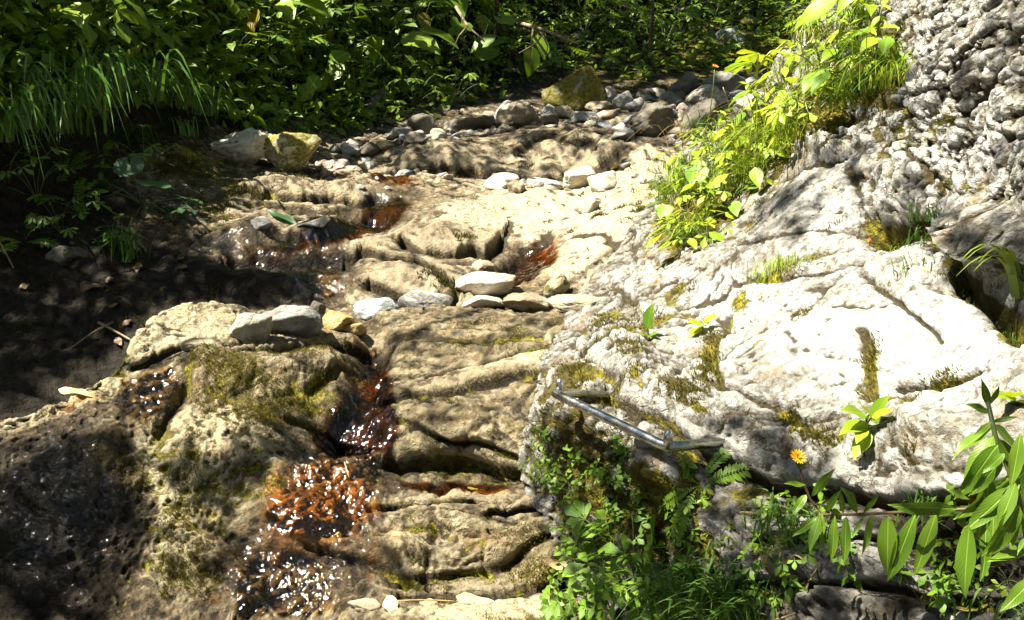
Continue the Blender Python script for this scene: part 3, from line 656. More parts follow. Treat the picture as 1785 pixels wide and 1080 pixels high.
nout /= np.linalg.norm(nout, axis=1, keepdims=True)
skb = skirt(PB[:, 0], nout, 0.14, 1.1, 30)
PB = np.concatenate([np.stack(skb, 1), PB], 1)
UB = np.concatenate([np.repeat(ub[:, None], 30, 1), UB], 1)
VB = np.concatenate([np.repeat(vb[:, None], 30, 1), VB], 1)
smb = np.clip(field(UB, VB, [(1450, 600, 190, 90, -15, .95), (1680, 620, 130, 90, 0, .9), (1370, 350, 110, 70, -25, .95), (1330, 500, 130, 50, -15, .6), (1450, 300, 40, 60, 0, .4)]), 0, 1)
rgb_ = np.clip(field(UB, VB, [(1660, 200, 240, 220, 0, 1), (1100, 700, 150, 130, 0, .6), (1350, 900, 250, 120, 0, .5), (1350, 770, 130, 60, 15, .9)]), 0, 1)
RB = finish_patch('B', UB, VB, PB, 0.009 * (1 - .95 * smb) + 0.006 * rgb_, 0.005 * (1 - .8 * smb) + .005 * rgb_, 0.009 * (1 - .7 * smb) * (1 - .9 * rgb_), crk=.7 * (1 - .6 * smb) + .35 * rgb_, fine=.3 * (1 - smb) + .3 * rgb_, rough=np.clip(.5 - .5 * smb + .25 * rgb_, 0, 1))
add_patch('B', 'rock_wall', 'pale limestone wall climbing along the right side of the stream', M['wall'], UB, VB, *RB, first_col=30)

def lookup(key, u, v, what='P'):
    p = PATCH[key]
    if key == 'A':
        r = int(np.clip(np.searchsorted(va, v), 0, len(va) - 1)); c = int(np.clip(np.searchsorted(ua, u), 0, len(ua) - 1))
    elif key == 'C':
        c = int(np.clip(round((u - uc[0]) / 2.4), 0, len(uc) - 1))
        r = 34 + int(np.clip(np.searchsorted(VC[34:, c], v), 0, len(tau) - 1))
    else:
        r = int(np.clip(np.searchsorted(vb, v), 0, len(vb) - 1))
        c = 30 + int(np.clip(np.searchsorted(UB[r, 30:], u), 0, len(sg) - 1))
    return p[what][r, c]

def which(u, v):
    if u > pline(B_EDGE, v, 1): 
        return 'B'
    if u < 1100 and v > pline(C_CREST, u): return 'C'
    return 'A'

def surf(u, v, key=None):
    key = key or which(u, v)
    return lookup(key, u, v, 'P'), lookup(key, u, v, 'N')

# ------------------------------------------------------------------ water lying on and running over the rock
def water_sheet(key, poly, name, label, mat, lift=0.004):
    p = PATCH[key]
    U, V, S = p['U'], p['V'], p['S']
    wx = U + 7 * perlin(S * 12.0, 61); wy = V + 6 * perlin(S * 12.0, 62)
    ins = inpoly(wx, wy, poly) | (dist_poly(U, V, list(poly) + [poly[0]])[0] < 8)
    if key == 'C': ins[:34] = False
    fm = ins[:-1, :-1] & ins[1:, :-1] & ins[1:, 1:] & ins[:-1, 1:]
    faces = grid_faces(*U.shape)[fm.ravel()]
    dd, _ = dist_poly(U, V, list(poly) + [poly[0]])
    film = np.where(inpoly(U, V, poly), 0.15 + np.clip(dd / 22.0, 0, 1), 0.15 - dd / 22.0)
    used, inv = np.unique(faces.ravel(), return_inverse=True)
    Q = (S + p['N'] * lift).reshape(-1, 3)[used]
    o = link(name, mesh_np(name, Q, inv.reshape(-1, 4), mat, attrs={'film': film.ravel()[used]}))
    tag(o, label, None, None, 'structure')
    return o

water_sheet('A', [(640, 352), (700, 345), (722, 366), (690, 398), (620, 424), (560, 437), (500, 442), (430, 442), (420, 428), (520, 420), (600, 388)], 'water', 'thin brown water gathering above the dark drop', M['water'])
water_sheet('A', [(925, 402), (965, 403), (978, 440), (965, 470), (920, 494), (890, 478), (858, 470), (868, 440), (897, 415)], 'water', 'glossy brown chute of water beside the pale cracked stone', M['water'])
water_sheet('A', [(540, 438), (602, 438), (594, 480), (580, 525), (545, 525), (515, 470)], 'water', 'small glittering fall over the dark mossy lip', M['water2'])
water_sheet('A', [(630, 306), (700, 312), (740, 330), (700, 338), (640, 330)], 'water', 'shallow yellow brown puddle under the scree', M['water'])
water_sheet('C', [(605, 590), (655, 600), (676, 640), (690, 690), (684, 720), (700, 755), (684, 800), (560, 795), (535, 755), (590, 705), (628, 650)], 'water', 'dark reddish brown pool stepping down between the ledges', M['water'])
water_sheet('C', [(690, 833), (880, 826), (893, 842), (860, 858), (760, 862), (690, 852)], 'water', 'still brown puddle lying along the ledge under the undercut', M['water'])
water_sheet('C', [(545, 770), (665, 775), (660, 860), (615, 950), (560, 965), (500, 960), (455, 925), (510, 850)], 'water', 'orange stained cascade glittering in the sun', M['water2'])
water_sheet('C', [(200, 660), (300, 640), (320, 690), (250, 740), (205, 730)], 'water', 'glistening film of water near the slab edge', M['water2'])
water_sheet('C', [(420, 960), (560, 970), (600, 1080), (400, 1090)], 'water', 'wet film below the orange cascade', M['water2'])
# ------------------------------------------------------------------ leaves and geometry collectors
class MB:
    def __init__(self): self.v = []; self.f = []; self.uv = []; self.n = 0
    def add(self, V, Fc, UV=None, T=None):
        V = np.asarray(V, float)
        if T is not None: V = V @ np.array(T)[:3, :3].T + np.array(T)[:3, 3]
        self.v.append(V); self.f.append(np.asarray(Fc) + self.n); self.n += len(V)
        self.uv.append(np.asarray(UV, float) if UV is not None else np.tile([0.5, 0.0], (len(V), 1)))
    def mesh(self, name, mat, smooth=True):
        return mesh_np(name, np.concatenate(self.v), np.concatenate(self.f).astype(np.int32), mat, smooth, uv=np.concatenate(self.uv))

def leaf_geo(L, W, kind='ovate', n=7, droop=0.25, fold=0.18, tooth=0.0, wave=0.05, tip=0.0):
    """one blade along +x with its midrib on the x axis"""
    t = np.linspace(0, 1, n + 1)
    if kind == 'ovate': w = np.sin(np.pi * t ** 0.72) ** 0.85
    elif kind == 'lance': w = np.sin(np.pi * t ** 0.9) ** 1.05
    elif kind == 'spoon': w = np.sin(np.pi * t ** 1.5) ** 0.9 * (0.25 + 0.75 * t ** .5) + 0.06 * (1 - t)
    elif kind == 'round': w = np.sqrt(np.clip(1 - (2 * t - 1) ** 2, 0, 1)) ** 0.8 * (1.0 + 0.12 * np.cos(t * 5))
    else: w = (1 - t) ** 0.6 * np.minimum(1, t * 8 + 0.35)
    w = np.maximum(w, 0.015)
    if tooth: w = w * (1 - tooth * (np.arange(n + 1) % 2))
    x = L * (t - 0.0); z = -droop * L * t ** 2 + tip * L * np.sin(np.pi * t)
    x = x * (1 - 0.25 * abs(droop) * t)
    mid = np.stack([x, 0 * t, z - fold * W * w * 0.5], 1)
    lz = z + wave * W * np.sin(t * 9 + 1)
    l = np.stack([x, W / 2 * w, lz], 1); r = np.stack([x, -W / 2 * w, z + wave * W * np.sin(t * 8 + 3)], 1)
    V = np.concatenate([l, mid, r])
    k = n + 1; i = np.arange(n)
    Fc = np.concatenate([np.stack([i, i + k, i + k + 1, i + 1], 1), np.stack([i + k, i + 2 * k, i + 2 * k + 1, i + k + 1], 1)])
    UV = np.concatenate([np.stack([t, np.full(k, 0.0) + .5 - .5 * w], 1), np.stack([t, np.full(k, .5)], 1), np.stack([t, .5 + .5 * w], 1)])
    return V, Fc, UV

def round_leaf_geo(R, cup=0.15, notch=0.55, n=26, seed=0):
    """kidney shaped blade, stalk at the notch, veins fanning"""
    rs = np.random.RandomState(seed)
    a = np.linspace(-np.pi + notch * 0.5, np.pi - notch * 0.5, n)
    rr = R * (0.86 + 0.14 * np.cos(a)) * (1 + 0.035 * np.where(np.arange(n) % 2, 1, -1)) * (1 + 0.04 * np.sin(3 * a + rs.rand() * 6))
    V = [[0, 0, 0]]; UV = [[0, .5]]
    for fr in (0.5, 1.0):
        for ai, ri in zip(a, rr):
            V.append([ri * fr * np.cos(ai), ri * fr * np.sin(ai), R * cup * (fr ** 2) * (0.6 + 0.4 * np.cos(2 * ai)) + 0.05 * R * fr * np.sin(5 * ai)])
            UV.append([fr, 0.5 + 0.5 * np.sin(ai * 7) * fr])
    Fc = []
    for i in range(n - 1):
        Fc.append([0, 1 + i, 2 + i, 2 + i]); Fc.append([1 + i, 1 + n + i, 2 + n + i, 2 + i])
    Fc = [f for f in Fc]
    return np.array(V), np.array(Fc), np.array(UV)

def fixtri(Fc):
    return Fc

def tube_geo(pts, radii, n=6, cap=True):
    pts = np.asarray(pts, float); radii = np.broadcast_to(radii, (len(pts),))
    t = np.gradient(pts, axis=0); t /= np.linalg.norm(t, axis=1, keepdims=True) + 1e-12
    ref = np.array([0, 0, 1.0]) if abs(t[0, 2]) < 0.9 else np.array([1.0, 0, 0])
    V = []; nrm = np.cross(t[0], ref); nrm /= np.linalg.norm(nrm)
    for p, d, r in zip(pts, t, radii):
        nrm = nrm - d * (nrm @ d); nrm /= np.linalg.norm(nrm); b = np.cross(d, nrm)
        for k in range(n):
            a = 2 * math.pi * k / n
            V.append(p + r * (math.cos(a) * nrm + math.sin(a) * b))
    Fc = []
    for i in range(len(pts) - 1):
        for k in range(n):
            a, b2 = i * n + k, i * n + (k + 1) % n
            Fc.append([a, b2, b2 + n, a + n])
    m = len(V)
    if cap:
        V.append(pts[0]); V.append(pts[-1])
        for k in range(n):
            Fc.append([m, (k + 1) % n, k, k]); e = (len(pts) - 1) * n
            Fc.append([m + 1, e + k, e + (k + 1) % n, e + (k + 1) % n])
    return np.array(V), Fc

def clean(V, Fc):
    return [tuple(dict.fromkeys(map(int, f))) for f in Fc]

def mesh_list(name, V, Fc, mat, uv=None, smooth=True):
    return mesh_np(name, V, clean(V, Fc), mat, smooth, uv=uv)

def rot(z=0, y=0, x=0):
    return Matrix.Rotation(z, 4, 'Z') @ Matrix.Rotation(y, 4, 'Y') @ Matrix.Rotation(x, 4, 'X')

def bezier(p0, p1, p2, n):
    t = np.linspace(0, 1, n)[:, None]
    return (1 - t) ** 2 * np.asarray(p0) + 2 * t * (1 - t) * np.asarray(p1) + t * t * np.asarray(p2)

# ------------------------------------------------------------------ trees standing beside the stream outside the view; their crowns shade it
SHADE = [
 # polygon over the ground, leaf layers, clump contrast
 ([(-420, -320), (1560, -320), (1480, -60), (1395, 60), (1330, 110), (1180, 140), (1040, 160), (930, 140), (840, 180), (700, 205), (560, 212), (380, 205), (250, 190), (100, 200), (-420, 260)], 0.32, 1.4),
 ([(-420, -320), (380, -320), (420, 60), (300, 190), (-420, 260)], .25, 1.2),
 ([(1030, -320), (1480, -320), (1440, -40), (1380, 40), (1250, 110), (1060, 120)], .5, 1.1),
 ([(-420, 180), (120, 190), (300, 215), (325, 285), (290, 330), (330, 400), (310, 440), (420, 455), (560, 470), (560, 530), (300, 525), (235, 570), (170, 630), (60, 690), (0, 715), (-420, 760)], 4.6, .2),
 ([(300, 320), (440, 340), (520, 390), (620, 400), (610, 470), (560, 530), (300, 545)], 1.0, .9),
 ([(680, 225), (860, 205), (1000, 192), (1100, 165), (1250, 140), (1320, 145), (1260, 230), (1180, 285), (1060, 292), (900, 300), (760, 298), (640, 290)], 1.35, 1.1),
 ([(-420, 815), (0, 800), (90, 780), (190, 752), (235, 780), (205, 850), (190, 905), (215, 960), (190, 1010), (205, 1080), (215, 1260), (-420, 1260)], 2.9, .15),
 ([(250, 790), (300, 770), (360, 800), (430, 775), (520, 765), (555, 790), (490, 815), (520, 840), (440, 850), (480, 880), (400, 870), (340, 900), (330, 850), (270, 850)], 3.4, .2),
 ([(380, 890), (425, 915), (410, 960), (425, 1020), (390, 1010), (365, 950)], 3.4, .2),
 ([(200, 870), (245, 905), (285, 960), (280, 1010), (240, 980), (205, 960)], 3.4, .2),
 ([(455, 740), (540, 725), (560, 790), (500, 800)], 2.0, .3),
 ([(570, 690), (680, 680), (760, 700), (900, 700), (905, 830), (690, 830), (560, 800)], 0.75, 1.0),
 ([(640, 560), (940, 575), (900, 640), (660, 650)], 0.35, 1.0),
 ([(600, 440), (720, 450), (790, 500), (700, 540), (600, 500)], 0.7, .9),
 ([(1490, 150), (1600, 105), (1700, 130), (1800, 60), (2200, 60), (2200, 480), (1785, 560), (1690, 470), (1600, 420), (1500, 410), (1490, 300), (1430, 300)], .5, 1.1),
 ([(1630, 420), (1800, 430), (2200, 400), (2200, 640), (1790, 590), (1690, 500)], 2.5, .3),
 ([(1310, 320), (1400, 310), (1460, 380), (1400, 420), (1330, 410)], 0.7, .7),
 ([(905, 705), (960, 690), (1060, 745), (1160, 790), (1235, 800), (1330, 840), (1440, 845), (1560, 875), (1700, 862), (2200, 820), (2200, 1260), (1060, 1260), (1030, 1080), (985, 960), (950, 880), (905, 850)], 1.9, .6),
 ([(1480, 850), (1800, 840), (2200, 820), (2200, 1260), (1480, 1260)], -1.0, .0),
 ([(1400, 815), (1530, 815), (1540, 960), (1400, 960)], -1.6, .0),
 ([(1250, 760), (1330, 720), (1420, 790), (1500, 830), (1420, 860), (1300, 830)], 1.0, .8),
 ([(560, 1010), (720, 1010), (760, 1035), (640, 1060), (560, 1060)], .7, .8),
 ([(560, 30), (730, 20), (760, 170), (590, 185)], -0.75, .0),
 ([(380, 10), (560, 30), (560, 150), (400, 140)], -0.3, .0),
]
def shade_at(u, v, P):
    k = np.zeros(np.shape(u))
    wu = u + 16 * perlin(P * 6.0, 201); wv = v + 12 * perlin(P * 6.0, 202)
    for poly, lay, con in SHADE:
        ins = inpoly(wu, wv, poly)
        cl = np.clip(1 + con * 3.2 * fbm(P * 3.3, 3, 207), 0, 2.6) if con > .25 else 1.0
        k = np.where(ins, k + lay * cl, k)
    return np.clip(k, 0, 5.0)

LEAF_A = 0.058 * 0.032 * 0.66
def canopy_points():
    pts = []
    for key, st in (('A', (5, 14)), ('B', (7, 8)), ('C', (6, 9))):
        p = PATCH[key]
        sl = (slice(p['r0'], None, st[0]), slice(p['c0'], None, st[1]))
        P = p['P'][sl].reshape(-1, 3); U = p['U'][sl].ravel(); V = p['V'][sl].ravel()
        # true patch of ground each sample stands for, seen from the sun
        G = p['P'][sl]
        du = np.gradient(G, axis=1); dv = np.gradient(G, axis=0)
        area = np.abs((np.cross(du, dv) * SUN).sum(-1)).ravel()
        vis = np.array([which(a, b) == key for a, b in zip(U, V)]) & (V < 1260) & (V > -330)
        P, U, V, area = P[vis], U[vis], V[vis], area[vis]
        k = shade_at(U, V, P)
        n = rng.poisson(np.minimum(k * area / LEAF_A, 400))
        rep = np.repeat(np.arange(len(P)), n)
        spread = np.sqrt(area[rep])[:, None] * 0.5
        Q = P[rep] + rng.uniform(-1, 1, (len(rep), 3)) * np.minimum(spread, 0.12)
        h = np.where(P[rep, 1] > 4.6, rng.uniform(3.2, 5.6, len(rep)), rng.uniform(2.6, 4.4, len(rep)))
        # boughs gather leaves at a few heights
        h = h * 0.35 + 0.65 * (3.2 + 1.6 * np.clip(0.5 + fbm(P[rep] * 1.1, 2, 209), 0, 1.3) + 0.1 * (P[rep, 1] > 4.6) * 6)
        pts.append(Q + SUN * h[:, None])
    return np.concatenate(pts)

M['canopy'] = mat_leaf('canopy_leaf', (0.030, 0.075, 0.012), (0.075, 0.14, 0.02), trans=0.3)
M['bark'] = mat_simple('bark', (0.04, 0.03, 0.02), (0.13, 0.10, 0.07), 14.0, 0.9, 0.9, dist=0.03)

TREES = [(-5.6, -1.2, 0.2, .17), (-6.4, 2.0, 0.9, .2), (-7.0, 4.8, 1.9, .22), (-6.0, 8.2, 3.2, .2), (-2.6, 11.5, 5.0, .18), (2.6, 12.6, 5.4, .2), (-4.6, -3.2, 0.0, .15), (-4.4, 0.4, 0.5, .14)]
TREE_LAB = ['tall leafy tree by the slab shading the lower left ledges', 'leafy tree above the hollow shading the dark wet rock', 'thick leafy tree on the bank above the tufted grass',
            'leafy tree high on the bank behind the cream boulder', 'leafy tree upslope behind the mossy boulder', 'leafy tree upslope at the head of the scree', 'slender tree behind the walker whose boughs shade the rock wall', 'slender tree behind the walker shading the orange cascade']
def build_trees():
    C = canopy_points()
    u, v, d = project(C)
    C = C[~((d > 0.05) & (u > -60) & (u < 1850) & (v > -25) & (v < 1120))]
    T = np.array([t[:2] for t in TREES])
    top = np.array([[t[0], t[1]] for t in TREES])
    own = (((C[:, None, :2] - T[None]) ** 2).sum(-1)).argmin(1)
    Lv, Lf, Luv = leaf_geo(0.058, 0.032, 'ovate', 2, 0.15, 0.2)
    total = 0
    for i, (tx, ty, tz, r) in enumerate(TREES):
        pts = C[own == i]
        if len(pts) < 30: continue
        root = link('leafy_tree', None, loc=(tx, ty, tz - 0.3))
        tag(root, TREE_LAB[i], 'tree')
        o = np.array([tx, ty, tz - 0.3])
        n = len(pts); total += n
        a = rng.uniform(0, 2 * math.pi, n); b = rng.normal(0, 0.45, n); g = rng.normal(0, 0.5, n)
        # leaf planes lie roughly across the sunlight
        zax = np.tile(SUN, (n, 1)) + rng.normal(0, 0.42, (n, 3)); zax /= np.linalg.norm(zax, axis=1, keepdims=True)
        xr = np.stack([np.cos(a), np.sin(a), b], 1); xa = xr - zax * (xr * zax).sum(1, keepdims=True); xa /= np.linalg.norm(xa, axis=1, keepdims=True)
        ya = np.cross(zax, xa)
        s = rng.uniform(0.75, 1.25, n)[:, None, None]
        R = np.stack([xa, ya, zax], 2)
        V = np.einsum('nij,kj->nki', R, Lv) * s + (pts - o)[:, None, :]
        m = len(Lv)
        Fc = (Lf[None] + (np.arange(n) * m)[:, None, None]).reshape(-1, 4)
        me = mesh_np('crown', V.reshape(-1, 3), Fc.astype(np.int32), M['canopy'], True, uv=np.tile(Luv, (n, 1)))
        link('crown', me, root)
        cen = pts.mean(0) - o; H = max(cen[2] * 1.15, 4.0)
        tp = np.array([[0, 0, 0], [0.05, 0.02, H * .3], [-0.05, .05, H * .6], [0.04, -0.03, H * .85], [0.0, 0.0, H * 1.05]])
        Vt, Ft = tube_geo(tp, [r, r * .8, r * .62, r * .45, r * .15], 10)
        link('trunk', mesh_list('trunk', Vt, Ft, M['bark']), root)
        q = pts[rng.choice(len(pts), min(6, len(pts)), replace=False)] - o
        for e in q:
            s0 = np.array([0, 0, np.clip(e[2] * 0.7, H * .3, H * .9)])
            midp = (s0 + e) / 2 + np.array([0, 0, 0.35])
            c = bezier(s0, midp, e, 8)
            # keep boughs clear of the view
            uu, vv, dd = project(c + o)
            if ((dd > 0.05) & (uu > -40) & (uu < 1830) & (vv > -10) & (vv < 1110)).any(): continue
            Vl, Fl = tube_geo(c, np.linspace(r * .2, 0.006, 8), 6)
            link('limb', mesh_list('limb', Vl, Fl, M['bark']), root)
    print('canopy leaves', total)
build_trees()

def wood_floor():
    x = np.linspace(-26, 26, 105); y = np.linspace(-18, 30, 97)
    X, Y = np.meshgrid(x, y)
    Z = -0.25 + 0.36 * np.maximum(0, Y - 3) + 0.28 * np.maximum(0, -X - 3) + 0.22 * np.maximum(0, X - 4) + 0.12 * fbm(np.stack([X * .7, Y * .7, X * 0 + .5], -1), 3, 401)
    V = np.stack([X, Y, Z], -1).reshape(-1, 3)
    o = link('ground', mesh_np('ground', V, grid_faces(97, 105)[:, ::-1].copy(), mat_simple('forest_soil', (0.015, 0.012, 0.007), (0.06, 0.045, 0.025), 6.0, .95, .8, dist=.05)))
    tag(o, 'dark forest floor under the trees around the stream', None, None, 'structure')
wood_floor()

def sky_dimming_trees():
    """unseen trees added all round to cut sky light, with a gap kept for the sun"""
    cen = np.array([0.0, 3.2, 1.2])
    n = 66000
    D = rng.normal(size=(n, 3)); D /= np.linalg.norm(D, axis=1, keepdims=True)
    D = D[(D[:, 2] > -0.02) & (D @ SUN < math.cos(math.radians(26)))]
    R = rng.uniform(9.0, 12.5, len(D)) * np.where(D[:, 2] > .75, .85, 1.0)
    P = cen + D * R[:, None]
    P = P[fbm(P * 0.55, 2, 301) > -0.42]
    u, v, d = project(P)
    P = P[~((d > 0.05) & (u > -140) & (u < 1930) & (v > -70) & (v < 1200))]
    # nothing of these crowns may stand in the way of the open gap
    rel = P - cen; per = np.linalg.norm(rel - (rel @ SUN)[:, None] * SUN, axis=1)
    P = P[(per > 4.2) | (rel @ SUN < 0)]
    ring = [(-9.5, 6.5), (-10, 0.5), (-8, -5), (-3, -8.5), (3.5, -8.0), (8.5, -4.0), (10.5, 2.0), (9.5, 8.5), (5.0, 13.5), (-4.5, 14.0)]
    T = np.array(ring)
    own = (((P[:, None, :2] - T[None]) ** 2).sum(-1)).argmin(1)
    Lv, Lf, Luv = leaf_geo(0.30, 0.19, 'ovate', 2, 0.15, 0.2)
    for i, (tx, ty) in enumerate(ring):
        pts = P[own == i]
        gz = 0.0 if ty < 3 else (ty - 3) * 0.42
        o = np.array([tx, ty, gz - 0.4])
        root = link('sky_dimming_tree', None, loc=o)  # added outside the view to dim the sky light
        tag(root, 'tall leafy tree added beyond the view to dim the sky over the stream', 'tree', 'added trees dimming the sky over the gorge')
        k = len(pts)
        z = -(pts - cen) / np.linalg.norm(pts - cen, axis=1, keepdims=True) + rng.normal(0, .5, (k, 3)); z /= np.linalg.norm(z, axis=1, keepdims=True)
        xr = rng.normal(size=(k, 3)); xa = xr - z * (xr * z).sum(1, keepdims=True); xa /= np.linalg.norm(xa, axis=1, keepdims=True)
        Rm = np.stack([xa, np.cross(z, xa), z], 2)
        V = np.einsum('nij,kj->nki', Rm, Lv) * rng.uniform(.8, 1.3, k)[:, None, None] + (pts - o)[:, None, :]
        Fc = (Lf[None] + (np.arange(k) * len(Lv))[:, None, None]).reshape(-1, 4)
        link('crown', mesh_np('crown', V.reshape(-1, 3), Fc.astype(np.int32), M['canopy'], True, uv=np.tile(Luv, (k, 1))), root)
        H = 11.0
        Vt, Ft = tube_geo(np.array([[0, 0, 0], [.1, 0, 3], [0, .12, 6], [-.1, 0, 9], [0, 0, H]]), [.3, .24, .19, .13, .05], 10)
        link('trunk', mesh_list('trunk', Vt, Ft, M['bark']), root)
sky_dimming_trees()

# ------------------------------------------------------------------ stones
def ico(level):
    t = (1 + 5 ** .5) / 2
    V = [(-1, t, 0), (1, t, 0), (-1, -t, 0), (1, -t, 0), (0, -1, t), (0, 1, t), (0, -1, -t), (0, 1, -t), (t, 0, -1), (t, 0, 1), (-t, 0, -1), (-t, 0, 1)]
    V = [np.array(v) / np.linalg.norm(v) for v in V]
    Fc = [(0, 11, 5), (0, 5, 1), (0, 1, 7), (0, 7, 10), (0, 10, 11), (1, 5, 9), (5, 11, 4), (11, 10, 2), (10, 7, 6), (7, 1, 8), (3, 9, 4), (3, 4, 2), (3, 2, 6), (3, 6, 8), (3, 8, 9), (4, 9, 5), (2, 4, 11), (6, 2, 10), (8, 6, 7), (9, 8, 1)]
    for _ in range(level):
        mid = {}; G = []
        def mp(a, b):
            k = (min(a, b), max(a, b))
            if k not in mid:
                m = V[a] + V[b]; V.append(m / np.linalg.norm(m)); mid[k] = len(V) - 1
            return mid[k]
        for a, b, c in Fc:
            x, y, z = mp(a, b), mp(b, c), mp(c, a)
            G += [(a, x, z), (b, y, x), (c, z, y), (x, y, z)]
        Fc = G
    return np.array(V), np.array(Fc, np.int32)
ICO4 = ico(4); ICO3 = ico(3)

def stone_geo(seed, angular=0.6, rough=0.05, lay=0.0, base=ICO4):
    """a broken, water worn stone about one unit across: cut by random planes, softened, roughened"""
    rs = np.random.RandomState(seed)
    D, Fc = base
    k = 13
    pn = rs.normal(size=(k, 3)); pn /= np.linalg.norm(pn, axis=1, keepdims=True)
    pd = rs.uniform(0.46, 1.0, k)
    c = D @ pn.T
    rad = np.where(c > 0.05, pd[None] / np.maximum(c, 0.05), 9.0)
    p = 4 + 14 * angular
    r = (np.clip(rad, 0.2, 9.0) ** -p).sum(1) ** (-1 / p)
    r = np.minimum(r, 1.15)
    V = D * r[:, None]
    V = V + D * (rough * 1.6 * fbm(V * 1.6 + seed, 3, seed) + rough * ridged(V * 3.3 + seed, 3, seed + 5) * 0.6 + rough * .35 * fbm(V * 11 + seed, 2, seed + 9))[:, None]
    if lay:
        h = V[:, 2] * 5 + V[:, 0] * 1.2 + fbm(V * 1.5, 2, seed + 3)
        s = h - np.floor(h)
        V[:, :2] *= (1 - lay * (1 - sstep(0, .25, s) * (1 - .5 * s)))[:, None]
    return V * 0.5, Fc

STONE_MESH = {}
def stone_mesh(seed, angular, rough, lay, mat, base=ICO4):
    k = (seed, angular, rough, lay, mat, len(base[0]))
    if k not in STONE_MESH:
        V, Fc = stone_geo(seed, angular, rough, lay, base)
        ext = V.max(0) - V.min(0)
        V = (V - (V.max(0) + V.min(0)) / 2) / ext
        STONE_MESH[k] = mesh_np('stone', V, Fc, M[mat], True)
    return STONE_MESH[k]

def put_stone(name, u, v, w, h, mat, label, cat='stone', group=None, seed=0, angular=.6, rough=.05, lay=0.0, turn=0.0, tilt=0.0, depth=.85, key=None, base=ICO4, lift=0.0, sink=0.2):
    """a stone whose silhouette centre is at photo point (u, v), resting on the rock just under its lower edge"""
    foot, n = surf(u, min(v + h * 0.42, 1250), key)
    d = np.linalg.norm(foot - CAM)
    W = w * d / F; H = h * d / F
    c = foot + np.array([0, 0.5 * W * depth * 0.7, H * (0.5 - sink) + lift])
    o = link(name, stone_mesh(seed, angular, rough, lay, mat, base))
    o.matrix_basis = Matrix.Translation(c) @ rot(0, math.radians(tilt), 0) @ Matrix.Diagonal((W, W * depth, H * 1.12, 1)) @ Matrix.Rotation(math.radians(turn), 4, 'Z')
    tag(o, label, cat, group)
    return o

S = put_stone
def zone(x, table):
    return next(t for lim, t in table if x < lim)
# the ones the eye singles out
S('layered_stone', 412, 260, 112, 62, 'st_pale', 'pale grey layered stone against the dark drooping grass', seed=11, lay=.22, angular=.3, rough=.09, tilt=-14)
S('boulder', 492, 272, 112, 76, 'st_yellow', 'cream boulder coated in yellow moss beside the pale layered stone', 'boulder', seed=16, angular=.75, rough=.06, turn=20)
S('stone', 500, 243, 62, 26, 'st_olive', 'brownish stone peeping over the cream boulder', seed=5)
S('stone', 584, 290, 50, 40, 'st_pink', 'pinkish pitted stone to the right of the cream boulder', seed=7, rough=.12)
S('stone', 556, 287, 24, 18, 'st_pale', 'small whitish stone tucked against the cream boulder', seed=9)
S('stone', 606, 310, 42, 24, 'st_tan', 'tan wedge of stone below the pinkish pitted stone', seed=21, angular=.9)
S('stone', 570, 305, 24, 14, 'st_pale', 'whitish fragment in front of the pinkish pitted stone', seed=23)
S('stone', 630, 306, 26, 16, 'st_pale', 'whitish flat fragment right of the tan wedge', seed=24)
S('mossy_boulder', 996, 150, 135, 96, 'st_moss', 'large mossy boulder striped by branch shadows below the dead twigs', 'boulder', seed=34, angular=1.2, rough=.04, turn=-35, depth=.7)
S('stone', 1055, 165, 44, 40, 'st_grey', 'grey stone leaning on the mossy boulder', seed=33)
S('rounded_stone', 889, 194, 66, 42, 'st_grey', 'rounded bare grey stone behind the pale pitted block', seed=35, angular=.15)
S('pitted_block', 905, 221, 88, 56, 'st_tan', 'tan pitted block standing on the dark scree', seed=38, rough=.11, angular=.7)
S('stone', 845, 208, 34, 22, 'st_blue', 'bluish wedge stone left of the pale pitted block', seed=40, angular=.9)
S('stone', 733, 224, 60, 44, 'st_dark', 'dark upright stone at the edge of the ferns', seed=41, angular=.7, tilt=20)
S('slab_stone', 812, 226, 98, 36, 'st_dark', 'dark sloping slab with a sunlit right end', seed=43, angular=.9, tilt=-12)
S('stone', 745, 228, 34, 24, 'st_tan', 'brown slab leaning against the dark upright stone', seed=44, tilt=25, lift=.02)
S('stone', 692, 248, 46, 22, 'st_grey', 'flat grey stone left of the little pale wedge', seed=46, angular=.4)
S('stone', 763, 241, 30, 24, 'st_pale', 'little pale wedge between the dark stone and the slab', seed=47, angular=.9)
S('stone', 791, 248, 22, 15, 'st_blue', 'tiny bluish cube of stone under the sloping slab', seed=49, angular=.95)
S('stone', 728, 247, 30, 24, 'st_pink', 'dull pinkish stone among grey ones under the ferns', seed=50)
S('stone', 957, 190, 40, 25, 'st_grey', 'grey flat topped stone at the foot of the mossy boulder', seed=52)
S('stone', 984, 193, 46, 28, 'st_tan', 'smooth tan stone in front of the mossy boulder', seed=53, angular=.3)
S('stone', 955, 210, 40, 26, 'st_dark', 'dark stone right of the pale pitted block', seed=54)
S('stone', 1045, 183, 52, 22, 'st_tan', 'flat tan stone right of the mossy boulder', seed=55)
S('stone', 1088, 178, 36, 36, 'st_grey', 'grey upright stone standing in the scree', seed=57, tilt=-18)
S('stone', 1107, 185, 32, 24, 'st_grey', 'round grey stone beside the upright one', seed=58, angular=.3)
S('dark_boulder', 1138, 238, 84, 70, 'st_dark', 'big dark brown boulder at the right end of the scree', 'boulder', seed=61, rough=.08, turn=10)
S('stone', 1088, 265, 42, 26, 'st_grey', 'grey pointed stone left of the dark brown boulder', seed=63, angular=.8)
S('stone', 1098, 214, 42, 24, 'st_blue', 'bluish slanted stone above the grey pointed one', seed=64, angular=.8, tilt=-20)
S('stone', 1188, 152, 62, 40, 'st_dark', 'dark pointed stone near the top of the scree', seed=66, angular=.8, tilt=-22)
